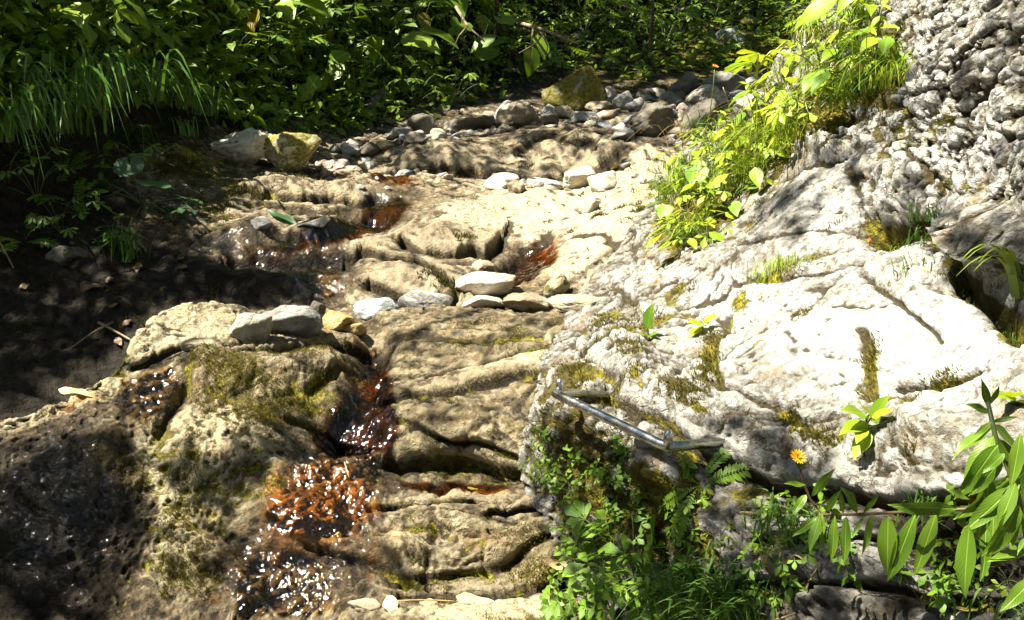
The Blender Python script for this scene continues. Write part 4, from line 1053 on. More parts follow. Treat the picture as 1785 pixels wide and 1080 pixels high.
S('stone', 1126, 166, 34, 24, 'st_dark', 'dark stone at the shaded back of the scree', seed=67)
S('stone', 1148, 167, 26, 22, 'st_pale', 'pale rounded stone at the shaded back of the scree', seed=68)
S('stone', 1168, 176, 46, 34, 'st_dark', 'dark stone below the pointed one in the scree', seed=69)
S('stone', 1226, 165, 58, 36, 'st_pale', 'pale sunlit slab stone at the right of the scree', seed=70, tilt=-15)
S('stone', 1190, 190, 30, 24, 'st_pink', 'pink sunlit stone under the pale slab stone', seed=71)
S('stone', 1222, 200, 64, 60, 'st_dark', 'dark block of stone half behind the bright grass', seed=72)
S('stone', 1266, 150, 74, 48, 'st_grey', 'grey stone below the orange flower head', seed=74)
S('stone', 1312, 152, 52, 36, 'st_grey', 'grey stone behind the tall lime green umbel leaf', seed=75)
S('stone', 1322, 172, 70, 44, 'st_pale', 'white sunlit stone behind the umbel stem', seed=76, tilt=-20)
S('white_stone', 1011, 304, 60, 44, 'st_pale', 'white rounded stone in full sun below the scree', seed=81, angular=.5)
S('white_stone', 1051, 318, 50, 42, 'st_pale', 'white stone touching the right side of the rounded one', seed=82, angular=.6)
S('stone', 942, 318, 80, 28, 'st_pale', 'long pale stone left of the white rounded stone', seed=83, angular=.7)
S('white_stone', 1022, 362, 46, 30, 'st_pale', 'white oval stone lying lowest on the sunlit slope', seed=85, angular=.25)
S('stone', 872, 326, 64, 34, 'st_pale', 'white broken stone on the sunlit slope', seed=86, angular=.9)
S('stone', 900, 341, 32, 28, 'st_tan', 'tan corner of stone beside the white broken stone', seed=87, angular=.95)
S('stone', 1168, 329, 66, 36, 'st_pale', 'white stone with dark pits below the bright grass', seed=88, rough=.1)
S('cracked_stone', 843, 499, 106, 58, 'st_pale', 'large cream cracked stone in the middle of the stream', seed=91, angular=.75, turn=10)
S('flat_stone', 836, 532, 84, 30, 'st_pale', 'flat whitish stone in front of the large cracked stone', seed=92, angular=.75)
S('stone', 918, 533, 88, 42, 'st_tan', 'tan triangular stone right of the flat whitish one', seed=93, angular=.7, rough=.08)
S('stone', 971, 504, 48, 44, 'st_olive', 'olive angular block by the glossy chute', seed=94, angular=.95)
S('stone', 838, 461, 48, 24, 'st_tan', 'small tan stone above the large cracked stone', seed=95)
S('stone', 1010, 533, 110, 24, 'st_tan', 'long smooth stone right of the tan triangular one', seed=96, angular=.4)
S('stone', 650, 544, 84, 40, 'st_blue', 'bluish grey stone at the edge of the brown pool', seed=97, angular=.7, lay=.06)
S('stone', 738, 527, 96, 48, 'st_grey', 'grey sloping stone left of the flat whitish one', seed=98, angular=.6, tilt=14)
S('orange_stone', 584, 569, 60, 38, 'st_orange', 'bright orange stained stone at the head of the pool', seed=101, angular=.7)
S('orange_stone', 616, 583, 40, 26, 'st_orange', 'dull orange stone half sunk right of the bright one', seed=102, key='C')
S('cracked_stone', 498, 566, 112, 54, 'st_grey', 'broad grey cracked stone on the lip of the ledge', seed=103, angular=.75, key='C')
S('pyramid_stone', 424, 574, 82, 58, 'st_pale', 'whitish pyramid stone left of the broad cracked one', seed=104, angular=.9, key='C', depth=.7)
S('stone', 490, 596, 72, 34, 'st_dark', 'dark shaded stone under the broad cracked one', seed=105, key='C')
S('stone', 552, 545, 28, 42, 'st_dark', 'brown upright sliver in the wet hollow', seed=106, angular=.9, tilt=12)
S('stone', 100, 448, 40, 30, 'st_dark', 'dark stone sitting in the shaded hollow', seed=108)
S('stone', 136, 444, 30, 22, 'st_dark', 'smaller dark stone beside another in the shaded hollow', seed=109)
S('stone', 706, 291, 32, 16, 'st_blue', 'lone grey pebble on the brown rock under the scree', seed=110)
S('stone', 1278, 64, 52, 36, 'st_blue', 'bluish stone glimpsed among the dark plants upslope', seed=112)
S('stone', 1400, 60, 30, 50, 'st_grey', 'grey stone under the lime plants at the wall top', seed=113, key='A')
S('stone', 640, 262, 40, 28, 'st_dark', 'dark stone under the herbs right of the pinkish one', seed=114)
S('stone', 610, 262, 36, 30, 'st_grey', 'grey stone in the shade of the herbs', seed=115)
S('stone', 672, 262, 34, 20, 'st_olive', 'olive stone in the brown scree edge', seed=116)
S('stone', 350, 612, 66, 24, 'st_tan', 'whitish ledge stone near the slab edge', seed=117, key='C', sink=.4)
S('stone', 640, 1072, 60, 22, 'st_tan', 'pale stone at the bottom edge below the wet ledge', seed=118, key='C')
S('stone', 450, 405, 42, 26, 'st_grey', 'grey knob of rock in the dim shallow flow', seed=119, sink=.35)
S('stone', 545, 408, 56, 24, 'st_grey', 'grey sunlit hump beside the long fallen leaf', seed=120, sink=.35)
S('stone', 820, 243, 44, 18, 'st_tan', 'small tan stone under the sloping slab', seed=121)
S('stone', 1150, 208, 40, 28, 'st_grey', 'grey stone behind the dark brown boulder', seed=122)
S('stone', 1020, 200, 50, 22, 'st_grey', 'low grey stone in the middle of the scree', seed=124)
S('stone', 1060, 200, 38, 20, 'st_tan', 'low tan stone in the middle of the scree', seed=125)
# white pebbles in a sun fleck
for i in range(16):
    uu, vv = [(835, 238), (845, 232), (852, 240), (860, 234), (866, 240), (872, 236), (880, 240), (846, 244), (858, 245), (868, 246), (912, 234), (922, 230), (930, 234), (918, 238), (926, 239), (936, 228)][i]
    S('pebble', uu, vv, 14 + (i * 7) % 6, 12 + (i * 5) % 4, 'st_pale', 'white pebble in the sun fleck below the pale pitted block', 'pebble', 'white pebbles in the sun fleck', seed=200 + i % 6, angular=.3, base=ICO3)
# rubble filling the scree
cnt = 0
rr = np.random.RandomState(5)
mats = ['st_dark', 'st_grey', 'st_tan', 'st_pale', 'st_blue', 'st_olive', 'st_tan', 'st_pink', 'st_grey']
top_l = [(560, 262), (640, 246), (700, 226), (800, 214), (880, 196), (960, 186), (1050, 178), (1120, 158), (1200, 144), (1300, 132)]
bot_l = [(560, 300), (660, 292), (760, 262), (900, 250), (1000, 226), (1060, 250), (1120, 285), (1200, 262), (1300, 180)]
while cnt < 175:
    uu = rr.uniform(560, 1290); a, b = pline(top_l, uu), pline(bot_l, uu)
    vv = rr.uniform(a, b)
    if 840 < uu < 1050 and vv > 245: continue
    w = float(np.clip(rr.lognormal(2.9, .42), 10, 40))
    mt = mats[rr.randint(len(mats))]
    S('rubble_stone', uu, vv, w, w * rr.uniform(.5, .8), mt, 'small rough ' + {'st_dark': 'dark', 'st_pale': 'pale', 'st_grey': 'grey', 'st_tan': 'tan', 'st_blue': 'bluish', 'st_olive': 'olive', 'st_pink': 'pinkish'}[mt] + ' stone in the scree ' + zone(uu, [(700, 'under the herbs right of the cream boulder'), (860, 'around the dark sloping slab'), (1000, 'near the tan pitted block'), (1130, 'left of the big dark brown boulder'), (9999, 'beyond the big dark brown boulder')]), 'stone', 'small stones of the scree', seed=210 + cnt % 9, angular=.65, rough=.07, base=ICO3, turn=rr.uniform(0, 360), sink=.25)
    cnt += 1
for i in range(46):
    uu = rr.uniform(600, 1180); vv = rr.uniform(290, 345)
    if vv < 306 and 800 < uu < 1060: continue
    w = rr.uniform(7, 20)
    S('pebble', uu, vv, w, w * .65, ['st_pale', 'st_tan', 'st_grey'][i % 3], 'small loose ' + ['pale', 'tan', 'grey'][i % 3] + ' pebble ' + zone(uu, [(760, 'on the brown rock left below the scree'), (960, 'among the broken white stones below the scree'), (9999, 'near the white rounded stones in full sun')]), 'pebble', 'loose pebbles below the scree', seed=210 + i % 9, angular=.6, base=ICO3, sink=.2)
# ------------------------------------------------------------------ plants
M['lf_dark'] = mat_leaf('bank_leaf', (0.048, 0.12, 0.009), (0.16, 0.25, 0.018), rib=.3)
M['lf_mid'] = mat_leaf('herb_leaf', (0.07, 0.16, 0.009), (0.21, 0.30, 0.016), rib=.3)
M['lf_blue'] = mat_leaf('bluish_leaf', (0.020, 0.07, 0.028), (0.06, 0.14, 0.05), rib=.2)
M['lf_lime'] = mat_leaf('lime_leaf', (0.13, 0.27, 0.015), (0.38, 0.44, 0.025), rib=.2, trans=.4)
M['lf_gold'] = mat_leaf('long_leaf', (0.05, 0.13, 0.012), (0.15, 0.245, 0.02), rib=.45, spot=.5, rough=.38)
M['lf_fresh'] = mat_leaf('fresh_leaf', (0.07, 0.18, 0.014), (0.19, 0.31, 0.022), rib=.2)
M['lf_yellow'] = mat_leaf('yellowing_leaf', (0.16, 0.14, 0.02), (0.30, 0.24, 0.04), rib=.3, spot=.5)
M['grass_d'] = mat_leaf('dark_grass', (0.04, 0.11, 0.015), (0.13, 0.26, 0.035), rib=.1, rough=.32, trans=.3)
M['grass_l'] = mat_leaf('bright_grass', (0.13, 0.24, 0.018), (0.34, 0.42, 0.04), rib=.1, rough=.4, trans=.4)
M['grass_m'] = mat_leaf('green_grass', (0.05, 0.13, 0.018), (0.13, 0.24, 0.03), rib=.1, rough=.4)
M['straw_g'] = mat_leaf('dry_grass', (0.22, 0.17, 0.05), (0.42, 0.34, 0.13), rib=.1, rough=.6, trans=.25)
M['straw'] = mat_simple('straw', (0.20, 0.13, 0.05), (0.42, 0.31, 0.15), 40)
M['stem_g'] = mat_simple('green_stem', (0.05, 0.085, 0.02), (0.12, 0.16, 0.035), 30, .5, .2)
M['stem_r'] = mat_simple('reddish_stem', (0.07, 0.035, 0.018), (0.13, 0.09, 0.03), 30, .5, .2)
M['stem_l'] = mat_simple('lime_stem', (0.25, 0.30, 0.04), (0.40, 0.42, 0.08), 30, .5, .2)
M['petal_y'] = mat_simple('yellow_petal', (0.75, 0.38, 0.01), (0.85, 0.55, 0.03), 60, .6, .2)
M['petal_o'] = mat_simple('orange_petal', (0.70, 0.20, 0.01), (0.80, 0.36, 0.02), 60, .6, .2)
M['petal_b'] = mat_simple('blue_petal', (0.07, 0.05, 0.50), (0.14, 0.12, 0.70), 60, .6, .2)
M['petal_r'] = mat_simple('red_petal', (0.55, 0.05, 0.01), (0.70, 0.14, 0.03), 60, .6, .2)
M['dead'] = mat_leaf('dry_leaf', (0.40, 0.27, 0.12), (0.58, 0.45, 0.26), rib=.15, trans=.15, spot=.3)
M['twig'] = mat_simple('dead_twig', (0.12, 0.08, 0.05), (0.30, 0.23, 0.16), 30, .85, .6)

def leaf_mesh(mat, L, W, kind, **kw):
    V, Fc, UV = leaf_geo(L, W, kind, **kw)
    return mesh_np('leaf', V, Fc.astype(np.int32), M[mat], True, uv=UV)
def round_mesh(mat, R, seed=0, **kw):
    V, Fc, UV = round_leaf_geo(R, seed=seed, **kw)
    return mesh_list('leaf', V, Fc, M[mat], uv=UV)

def merge_leaves(mat, items, name='leaf'):
    mb = MB()
    for (V, Fc, UV), T in items: mb.add(V, Fc, UV, T)
    return mb.mesh(name, M[mat])

def palmate_mesh(mat, size, lobes=5, seed=0, W=.36, tooth=.22):
    rs = np.random.RandomState(seed); it = []
    for k in range(lobes):
        f = (k - (lobes - 1) / 2) / max(1, (lobes - 1) / 2)
        L = size * (1 - 0.28 * abs(f)) * rs.uniform(.9, 1.1)
        it.append((leaf_geo(L, L * W, 'spoon', 6, .25, .2, tooth), rot(f * 1.25 + rs.normal(0, .06), rs.normal(-.05, .08), rs.normal(0, .15))))
    return merge_leaves(mat, it)

def pinnate_mesh(mat, L, n=7, wl=.4, seed=0, droop=.25, kind='ovate', tooth=.2, ratio=.42, taper=True):
    """feather leaf: leaflets in pairs along a midrib, a rib strip included"""
    rs = np.random.RandomState(seed); it = []
    for i in range(n):
        t = 0.18 + 0.8 * i / (n - 1)
        p = np.array([L * t * (1 - .1 * t), 0, -droop * L * t * t])
        sz = L * wl * (math.sin(math.pi * min(1, .25 + .75 * (1 - t) + .08)) if taper else 1 - .4 * t) * rs.uniform(.9, 1.1)
        pitch = math.atan(2 * droop * t)
        for s in (-1, 1):
            it.append((leaf_geo(sz, sz * ratio, kind, 4, .15, .15, tooth), Matrix.Translation(p) @ rot(0, pitch, 0) @ rot(s * rs.uniform(.95, 1.25), rs.normal(0.05, .1), 0)))
    it.append((leaf_geo(L * wl * .7, L * wl * .7 * ratio, kind, 4, .2, .15, tooth), Matrix.Translation((L * .88, 0, -droop * L * .95)) @ rot(0, math.atan(2 * droop), 0)))
    t = np.linspace(0, .97, 7)
    V, Fc = tube_geo(np.stack([L * t * (1 - .1 * t), 0 * t, -droop * L * t * t], 1), np.linspace(.012, .004, 7) * L * .6, 4, False)
    it.append(((V, np.array(Fc), np.tile([.5, .5], (len(V), 1))), Matrix.Identity(4)))
    return merge_leaves(mat, it)

class Proto:
    """one plant: a stem mesh and leaves placed on it"""
    def __init__(self, name): self.name = name; self.stems = MB(); self.leaves = []; self.extra = []; self.smat = 'stem_g'; self.sm = None
    def stem(self, pts, r0, r1, n=5):
        V, Fc = tube_geo(pts, np.linspace(r0, r1, len(pts)), n)
        self.stems.add(V, np.array(Fc))
    def leaf(self, me, T): self.leaves.append((me, T))
    def done(self):
        if self.stems.v:
            V = np.concatenate(self.stems.v); Fc = np.concatenate(self.stems.f)
            self.sm = mesh_list('stem', V, Fc, M[self.smat])
        return self
    def place(self, P, label, cat='plant', group=None, name=None, R=None, s=1.0):
        root = link(name or self.name, None)
        T = Matrix.Translation(P) @ (R or Matrix.Identity(4)) @ Matrix.Scale(s, 4)
        root.matrix_basis = T
        tag(root, label, cat, group)
        if self.sm: link('stem', self.sm, root)
        for me, A in self.leaves: link('leaf', me, root, M=A)
        for nm, me, A in self.extra: link(nm, me, root, M=A)
        return root

def orient(p, az, pitch, roll=0): return Matrix.Translation(p) @ rot(az, pitch, roll)

def erect_herb(seed, mat, H=.42, pairs=6, L=.10, W=.045, kind='ovate', alt=False, tooth=.12, name='leafy_herb', lean=.25, meshes=None):
    rs = np.random.RandomState(seed); p = Proto(name)
    ms = meshes or [leaf_mesh(mat, L, W, kind, n=6, droop=d, fold=.22, tooth=tooth) for d in (.2, .45)]
    c = bezier((0, 0, 0), (0, 0, H * .6), (rs.normal(0, lean) * H, rs.normal(0, lean) * H, H), 8)
    p.stem(c, .0035, .0014)
    az = rs.uniform(0, 6.28)
    for i in range(pairs):
        t = .22 + .78 * i / (pairs - 1); q = c[int(round(t * 7))]
        sc = (1.05 - .55 * max(0, t - .55) / .45) * rs.uniform(.85, 1.15)
        for s in ((0,) if alt else (0, math.pi)):
            p.leaf(ms[rs.randint(len(ms))], orient(q, az + s + rs.normal(0, .2), rs.normal(.1 if t < .9 else -.3, .2), rs.normal(0, .2)) @ Matrix.Scale(sc, 4))
        az += 2.4 if alt else 1.57
    p.leaf(ms[0], orient(c[-1], az, -.5) @ Matrix.Scale(.55, 4))
    return p.done()

def basal_herb(seed, meshes, n=6, H=.28, spread=.22, name='leafy_plant', r=.0028, smat='stem_g', tilt=.15):
    """leaves each on their own stalk from the base"""
    rs = np.random.RandomState(seed); p = Proto(name); p.smat = smat
    for k in range(n):
        az = 6.283 * k / n + rs.normal(0, .35); h = H * rs.uniform(.55, 1.1); d = spread * rs.uniform(.5, 1.1)
        e = np.array([d * math.cos(az), d * math.sin(az), h])
        c = bezier((0, 0, 0), (e[0] * .25, e[1] * .25, h * .8), e, 7)
        p.stem(c, r, r * .6)
        p.leaf(meshes[rs.randint(len(meshes))], orient(e, az + rs.normal(0, .3), tilt + rs.normal(0, .2), rs.normal(0, .2)) @ Matrix.Scale(rs.uniform(.75, 1.15), 4))
    return p.done()

def fern(seed, mat, L=.4, n=7, name='fern', lift=.9):
    rs = np.random.RandomState(seed); p = Proto(name)
    ms = [pinnate_mesh(mat, L, 15, .24, s + seed, .55, 'lance', .0, .34) for s in (0, 1)]
    for k in range(n):
        p.leaf(ms[k % 2], orient((0, 0, 0), 6.283 * k / n + rs.normal(0, .2), -lift + rs.normal(0, .15), rs.normal(0, .1)) @ Matrix.Scale(rs.uniform(.75, 1.1), 4))
    return p.done()

def grass_mesh(mat, seed, n=60, H=.35, W=.006, lean=(0, 0), spread=.05, arch=1.0, hang=0.0):
    rs = np.random.RandomState(seed); mb = MB()
    for i in range(n):
        L = H * rs.uniform(.55, 1.2); az = rs.uniform(0, 6.283)
        d = np.array([math.cos(az), math.sin(az)]) * rs.uniform(.1, .7) * arch + np.array(lean) * rs.uniform(.5, 1.3)
        b = np.array([*(rs.normal(0, spread, 2)), 0])
        e = b + np.array([d[0] * L, d[1] * L, L * (0.85 - 0.75 * min(1.3, np.linalg.norm(d)) - hang)])
        m = b + np.array([d[0] * L * .3, d[1] * L * .3, L * .75])
        c = bezier(b, m, e, 8)
        side = np.cross(np.gradient(c, axis=0), [d[0] + .01, d[1], 0.3]); side /= np.linalg.norm(side, axis=1, keepdims=True) + 1e-9
        t = np.linspace(0, 1, 8); w = W * rs.uniform(.7, 1.3) * np.minimum(1, (1 - t) * 2.2 + .04) / 2
        V = np.concatenate([c + side * w[:, None], c - side * w[:, None]]); k = np.arange(7)
        mb.add(V, np.stack([k, k + 8, k + 9, k + 1], 1), np.concatenate([np.stack([t, 0 * t], 1), np.stack([t, 0 * t + 1], 1)]))
    return mb.mesh('grass_tuft', M[mat])

def put_tuft(me, u, v, label, group=None, key=None, s=1.0, az=0.0, name='grass_tuft', tilt=(0, 0)):
    P, n = surf(u, v, key)
    o = link(name, me)
    o.matrix_basis = Matrix.Translation(P - np.array([0, 0, .01])) @ rot(az, tilt[0], tilt[1]) @ Matrix.Scale(s, 4)
    tag(o, label, 'grass', group)
    return o

# ---- the herb bank behind the stream
PR = []
def variants(mat, k):
    return [
        erect_herb(10 + k, mat, .42, 6, .11, .05), erect_herb(20 + k, mat, .5, 8, .085, .034, 'lance', tooth=.1), erect_herb(30 + k, mat, .36, 7, .12, .062, alt=True),
        basal_herb(40 + k, [palmate_mesh(mat, .11, 5, 1 + k), palmate_mesh(mat, .10, 5, 2 + k)], 7, .34, .24, 'lobed_leaf_plant'),
        basal_herb(50 + k, [palmate_mesh(mat, .10, 3, 3 + k, .5, .15)], 8, .26, .22, 'trefoil_plant'),
        basal_herb(60 + k, [pinnate_mesh(mat, .20, 6, .34, 4 + k)], 6, .28, .2, 'feather_leaf_plant'),
    ]
VA_, VB_ = variants('lf_dark', 0), variants('lf_mid', 100)
bigs = [basal_herb(71, [round_mesh('lf_mid', .085, 1), round_mesh('lf_mid', .10, 2)], 5, .34, .26, 'butterbur', .004, tilt=.35), basal_herb(72, [leaf_mesh('lf_mid', .19, .12, 'ovate', n=9, droop=.4, tooth=.06)], 5, .36, .2, 'broadleaf_plant', .004), basal_herb(73, [leaf_mesh('lf_mid', .26, .15, 'ovate', n=9, droop=.5, tooth=.05), leaf_mesh('lf_yellow', .2, .13, 'ovate', n=9, droop=.6, tooth=.06), leaf_mesh('lf_mid', .22, .14, 'ovate', n=9, droop=.35, tooth=.05)], 5, .34, .2, 'broadleaf_plant', .004)]
ferns = [fern(81, 'lf_dark', .36, 7), fern(82, 'lf_mid', .3, 6)]
low = [(-250, 250), (0, 225), (100, 200), (250, 185), (330, 190), (400, 222), (560, 232), (640, 222), (700, 205), (780, 196), (850, 176), (930, 140), (1050, 120), (1120, 138), (1200, 122), (1290, 108), (1390, 60)]
rb = np.random.RandomState(12)
NAMES = {'leafy_herb': 'green leafy herb growing in the crowded shaded bank', 'lobed_leaf_plant': 'lobed leaf plant in the crowded shaded bank', 'trefoil_plant': 'trefoil plant in the crowded shaded bank',
         'feather_leaf_plant': 'feather leaf plant in the crowded shaded bank', 'butterbur': 'round leaved plant in the crowded shaded bank', 'broadleaf_plant': 'broad leaved plant in the crowded shaded bank', 'fern': 'fern growing in the crowded shaded bank'}
def bank_plant(pr, u, v, s, lean=.35, label=None, group=None):
    P, n = surf(u, v, 'A')
    ax = np.array([rb.normal(0, .2), -1.0, 0]); 
    R = Matrix.Rotation(lean + rb.normal(0, .15), 4, 'X') @ Matrix.Rotation(rb.normal(0, .2), 4, 'Y') @ Matrix.Rotation(rb.uniform(0, 6.28), 4, 'Z')
    nm = pr.name
    where = zone(u, [(200, 'above the drooping dark grass'), (400, 'behind the layered pale stone'), (560, 'behind the cream boulder'), (720, 'left of the dark upright stone'), (880, 'above the dark sloping slab'), (1000, 'around the dead branch'), (1120, 'behind the mossy boulder'), (9999, 'upslope behind the scree')])
    high = 'high in the bank ' if v < 40 else ('at the foot of the bank ' if v > 130 else 'halfway up the bank ')
    return pr.place(P - n * .02, label or NAMES[nm].split(' growing in')[0].split(' in the crowded')[0] + ' ' + high + where, 'fern' if nm == 'fern' else 'plant', group or ('shaded bank ' + nm.replace('_', ' ') + 's'), R=R, s=s)
cand = []
k = 0
while len(cand) < 250 and k < 6000:
    k += 1
    u = rb.uniform(-120, 1440); v = rb.uniform(-90, 250)
    lim = pline(low, u)
    if (v > lim - 4) or (u < 395 and v > 140) or u > pline(B_EDGE, max(v, -100), 1) - 10: continue
    d = np.linalg.norm(surf(u, v, 'A')[0] - CAM)
    md = 185 / d
    if all(math.hypot((u - a) , (v - b) * 1.5) > md for a, b in cand): cand.append((u, v))
print('bank plants', len(cand))
for u, v in cand:
    d = np.linalg.norm(surf(u, v, 'A')[0] - CAM)
    x = rb.rand()
    if u < 330: pool = VA_ + VB_ + bigs + [bigs[1], VB_[0], VB_[2]]
    elif u < 950: pool = VB_ + VB_ + VA_ + bigs + bigs + [bigs[2], bigs[2]]
    else: pool = VA_ + ferns + [VB_[4], VB_[5]]
    pr = pool[rb.randint(len(pool))]
    near_edge = pline(low, u) - v < 60
    bank_plant(pr, u, v, rb.uniform(1.0, 1.5) * (0.8 if near_edge else 1.0) * (1.0 if d < 7 else 1.15), lean=.45 if u < 330 else .35)

# undergrowth between them: many small leaves nobody could count
def undergrowth(name, label, mat, region, count, size, key='A', hmax=.14, seed=0):
    rs = np.random.RandomState(seed); Lv, Lf, Luv = leaf_geo(1, .5, 'ovate', 3, .25, .2)
    pts = []
    tries = 0
    while len(pts) < count and tries < count * 30:
        tries += 1
        u, v = region(rs)
        if u is None: continue
        P, n = surf(u, v, key); pts.append(P + n * rs.uniform(0.0, hmax))
    pts = np.array(pts); k = len(pts)
    z = rs.normal(0, .55, (k, 3)) + np.array([0, -.35, .8]); z /= np.linalg.norm(z, axis=1, keepdims=True)
    xr = rs.normal(size=(k, 3)); xa = xr - z * (xr * z).sum(1, keepdims=True); xa /= np.linalg.norm(xa, axis=1, keepdims=True)
    Rm = np.stack([xa, np.cross(z, xa), z], 2)
    V = np.einsum('nij,kj->nki', Rm, Lv) * (size * rs.uniform(.5, 1.4, k))[:, None, None] + pts[:, None, :]
    Fc = (Lf[None] + (np.arange(k) * len(Lv))[:, None, None]).reshape(-1, 4)
    o = link(name, mesh_np(name, V.reshape(-1, 3), Fc.astype(np.int32), M[mat], True, uv=np.tile(Luv, (k, 1))))
    return tag(o, label, None, None, 'stuff')
def reg_bank(rs):
    u = rs.uniform(-150, 1450); v = rs.uniform(-130, 245)
    return (u, v) if v < pline(low, u) + 6 and u < pline(B_EDGE, max(v, -100), 1) else (None, None)
undergrowth('undergrowth', 'small leaves filling the gaps between the bank plants', 'lf_dark', reg_bank, 14000, .075, seed=3)
def reg_hollow(rs):
    u = rs.uniform(-200, 330); v = rs.uniform(225, 480)
    return (u, v) if inpoly(np.array(u), np.array(v), [(-200, 220), (260, 190), (330, 250), (280, 330), (150, 420), (-200, 480)]) else (None, None)
0 and undergrowth('undergrowth', 'sparse dark leaves on the soil of the shaded hollow', 'lf_dark', reg_hollow, 160, .05, hmax=.05, seed=4)

# drooping dark grass on the left
g_d = [grass_mesh('grass_d', 300 + i, 40, .44, .011, (.62, -.3), .08, .45, .35) for i in range(3)]
for i, (u, v, s) in enumerate([(60, 212, 1.0), (120, 200, 1.05), (165, 190, 1.1), (215, 186, 1.0), (265, 196, .75), (315, 205, .7), (345, 215, .6), (20, 240, .9), (100, 250, .8), (-40, 260, .9)]):
    put_tuft(g_d[i % 3], u, v - 14, 'dark tuft of long grass drooping ' + zone(u, [(0, 'in at the left edge'), (90, 'over the far left of the hollow'), (180, 'over the middle of the hollow'), (280, 'above the round bluish leaves'), (9999, 'left of the pale layered stone')]), 'drooping dark grass tufts', 'A', s * 1.05, rb.uniform(-.6, .4))
for i, (u, v, s) in enumerate([(240, 250, .5), (320, 240, .45), (430, 232, .4), (470, 232, .3), (520, 240, .35), (600, 240, .35)]):
    put_tuft(g_d[i % 3], u, v, 'thin dark grass at the foot of the bank', 'thin dark grass at the foot of the bank', 'A', s, rb.uniform(0, 6))

hh_ = np.random.RandomState(31)
for i, (u, v) in enumerate([(20, 320), (70, 350), (120, 300), (60, 290), (150, 380), (110, 410), (40, 420), (180, 330), (215, 300), (260, 300), (130, 350), (0, 370)]):
    pr = [VA_[4], VA_[3], ferns[0], VA_[0]][i % 4]
    P, n = surf(u, v, 'A')
    pr.place(P - n * .02, ['dark trefoil plant', 'dark lobed leaf plant', 'dark fern', 'dark leafy herb'][i % 4] + ' on the black soil of the hollow ' + ('below the drooping grass' if v < 335 else 'above the two dark stones'), 'plant', 'low plants in the dark hollow', R=Matrix.Rotation(.5, 4, 'X') @ Matrix.Rotation(hh_.uniform(0, 6.28), 4, 'Z'), s=hh_.uniform(.35, .6))

# butterbur and neighbours in the hollow
bb = Proto('butterbur')
def stalk(p, e, me, az, pitch, roll, s=1.0, r=.003):
    p.stem(bezier((0, 0, 0), (e[0] * .4, e[1] * .4, e[2] * .7), e, 7), r, r * .7); p.leaf(me, orient(e, az, pitch, roll) @ Matrix.Scale(s, 4))
rm1 = round_mesh('lf_blue', .075, 5, cup=.1)
stalk(bb, (-.02, -.05, .16), rm1, -1.4, .75, .05, .95); stalk(bb, (.09, -.08, .085), rm1, -.3, .25, .1, 1.0); stalk(bb, (-.13, -.02, .09), rm1, 2.6, .3, -.1, .8); stalk(bb, (.17, .02, .03), rm1, .3, .3, 0, .7); stalk(bb, (-.05, -.12, .05), rm1, -2, .4, .2, .6)
bb.done().place(surf(245, 360, 'A')[0], 'plant with round bluish green leaves standing at the edge of the dark hollow', 'plant')
smallp = basal_herb(91, [palmate_mesh('lf_blue', .07, 3, 9, .6, .1)], 6, .10, .12, 'leafy_plant')
smallp.place(surf(300, 392, 'A')[0], 'low leafy plant on the dark moss right of the round leaved one', 'plant')
smallq = erect_herb(92, 'lf_dark', .14, 4, .08, .05, name='leafy_plant')
smallq.place(surf(195, 445, 'A')[0], 'small leafy plant in the hollow beside the two dark stones', 'plant', R=rot(.5, .2, 0))
put_tuft(grass_mesh('grass_d', 320, 40, .2, .005, (.1, -.2), .03), 215, 452, 'small grass tuft in the hollow below the round leaved plant', key='A')
for (a, b, lab) in [((18, 400), (26, 512), 'dry stalk hanging in the black hollow at the far left'), ((26, 372), (50, 462), 'shorter dry stalk leaning beside another in the black hollow')]:
    pa, pb = surf(*a, 'A')[0] + np.array([0, -.25, .05]), surf(*b, 'A')[0] + np.array([0, -.1, 0.0])
    V, Fc = tube_geo(bezier(pa, (pa + pb) / 2 + np.array([.015, 0, .0]), pb, 8), [.003] * 8, 5)
    tag(link('dry_stalk', mesh_list('dry_stalk', V, Fc, M['straw'])), lab, 'stalk')

# a few sunlit sprays in the bank
sun_sprays = [(610, 110), (600, 60), (650, 150), (740, 100), (790, 130), (690, 40)]
for i, (u, v) in enumerate(sun_sprays):
    bank_plant([VB_[0], VB_[3], VB_[1]][i % 3], u, min(v + 70, pline(low, u) - 4), .95, .5, 'fresh green herb catching sun at the front of the bank', 'sunlit herbs at the front of the bank')
# yellowing broad leaves
for (u, v, lab) in [(400, 90, 'broad yellow and grey blotched leaf standing in the left of the bank'), (820, 85, 'yellowing broad leaf hanging beside the dead twigs'), (705, 80, 'small yellowing leaf among green herbs in the bank'), (1000, 35, 'yellowing leaf above the dead twigs')]:
    P, n = surf(u, v, 'A'); q = P + n * .22
    pr = Proto('broadleaf_plant')
    me = leaf_mesh('lf_yellow', .2, .13, 'ovate', n=9, droop=.5, tooth=.05)
    pr.stem(bezier((0, 0, 0), n * .12 + np.array([0, 0, .1]), n * .25 + np.array([0, -.02, .12]), 6), .003, .002)
    pr.leaf(me, orient(n * .25 + np.array([0, -.02, .12]), -1.2 + rb.normal(0, .6), .8, .2))
    pr.done().place(P, lab, 'plant')

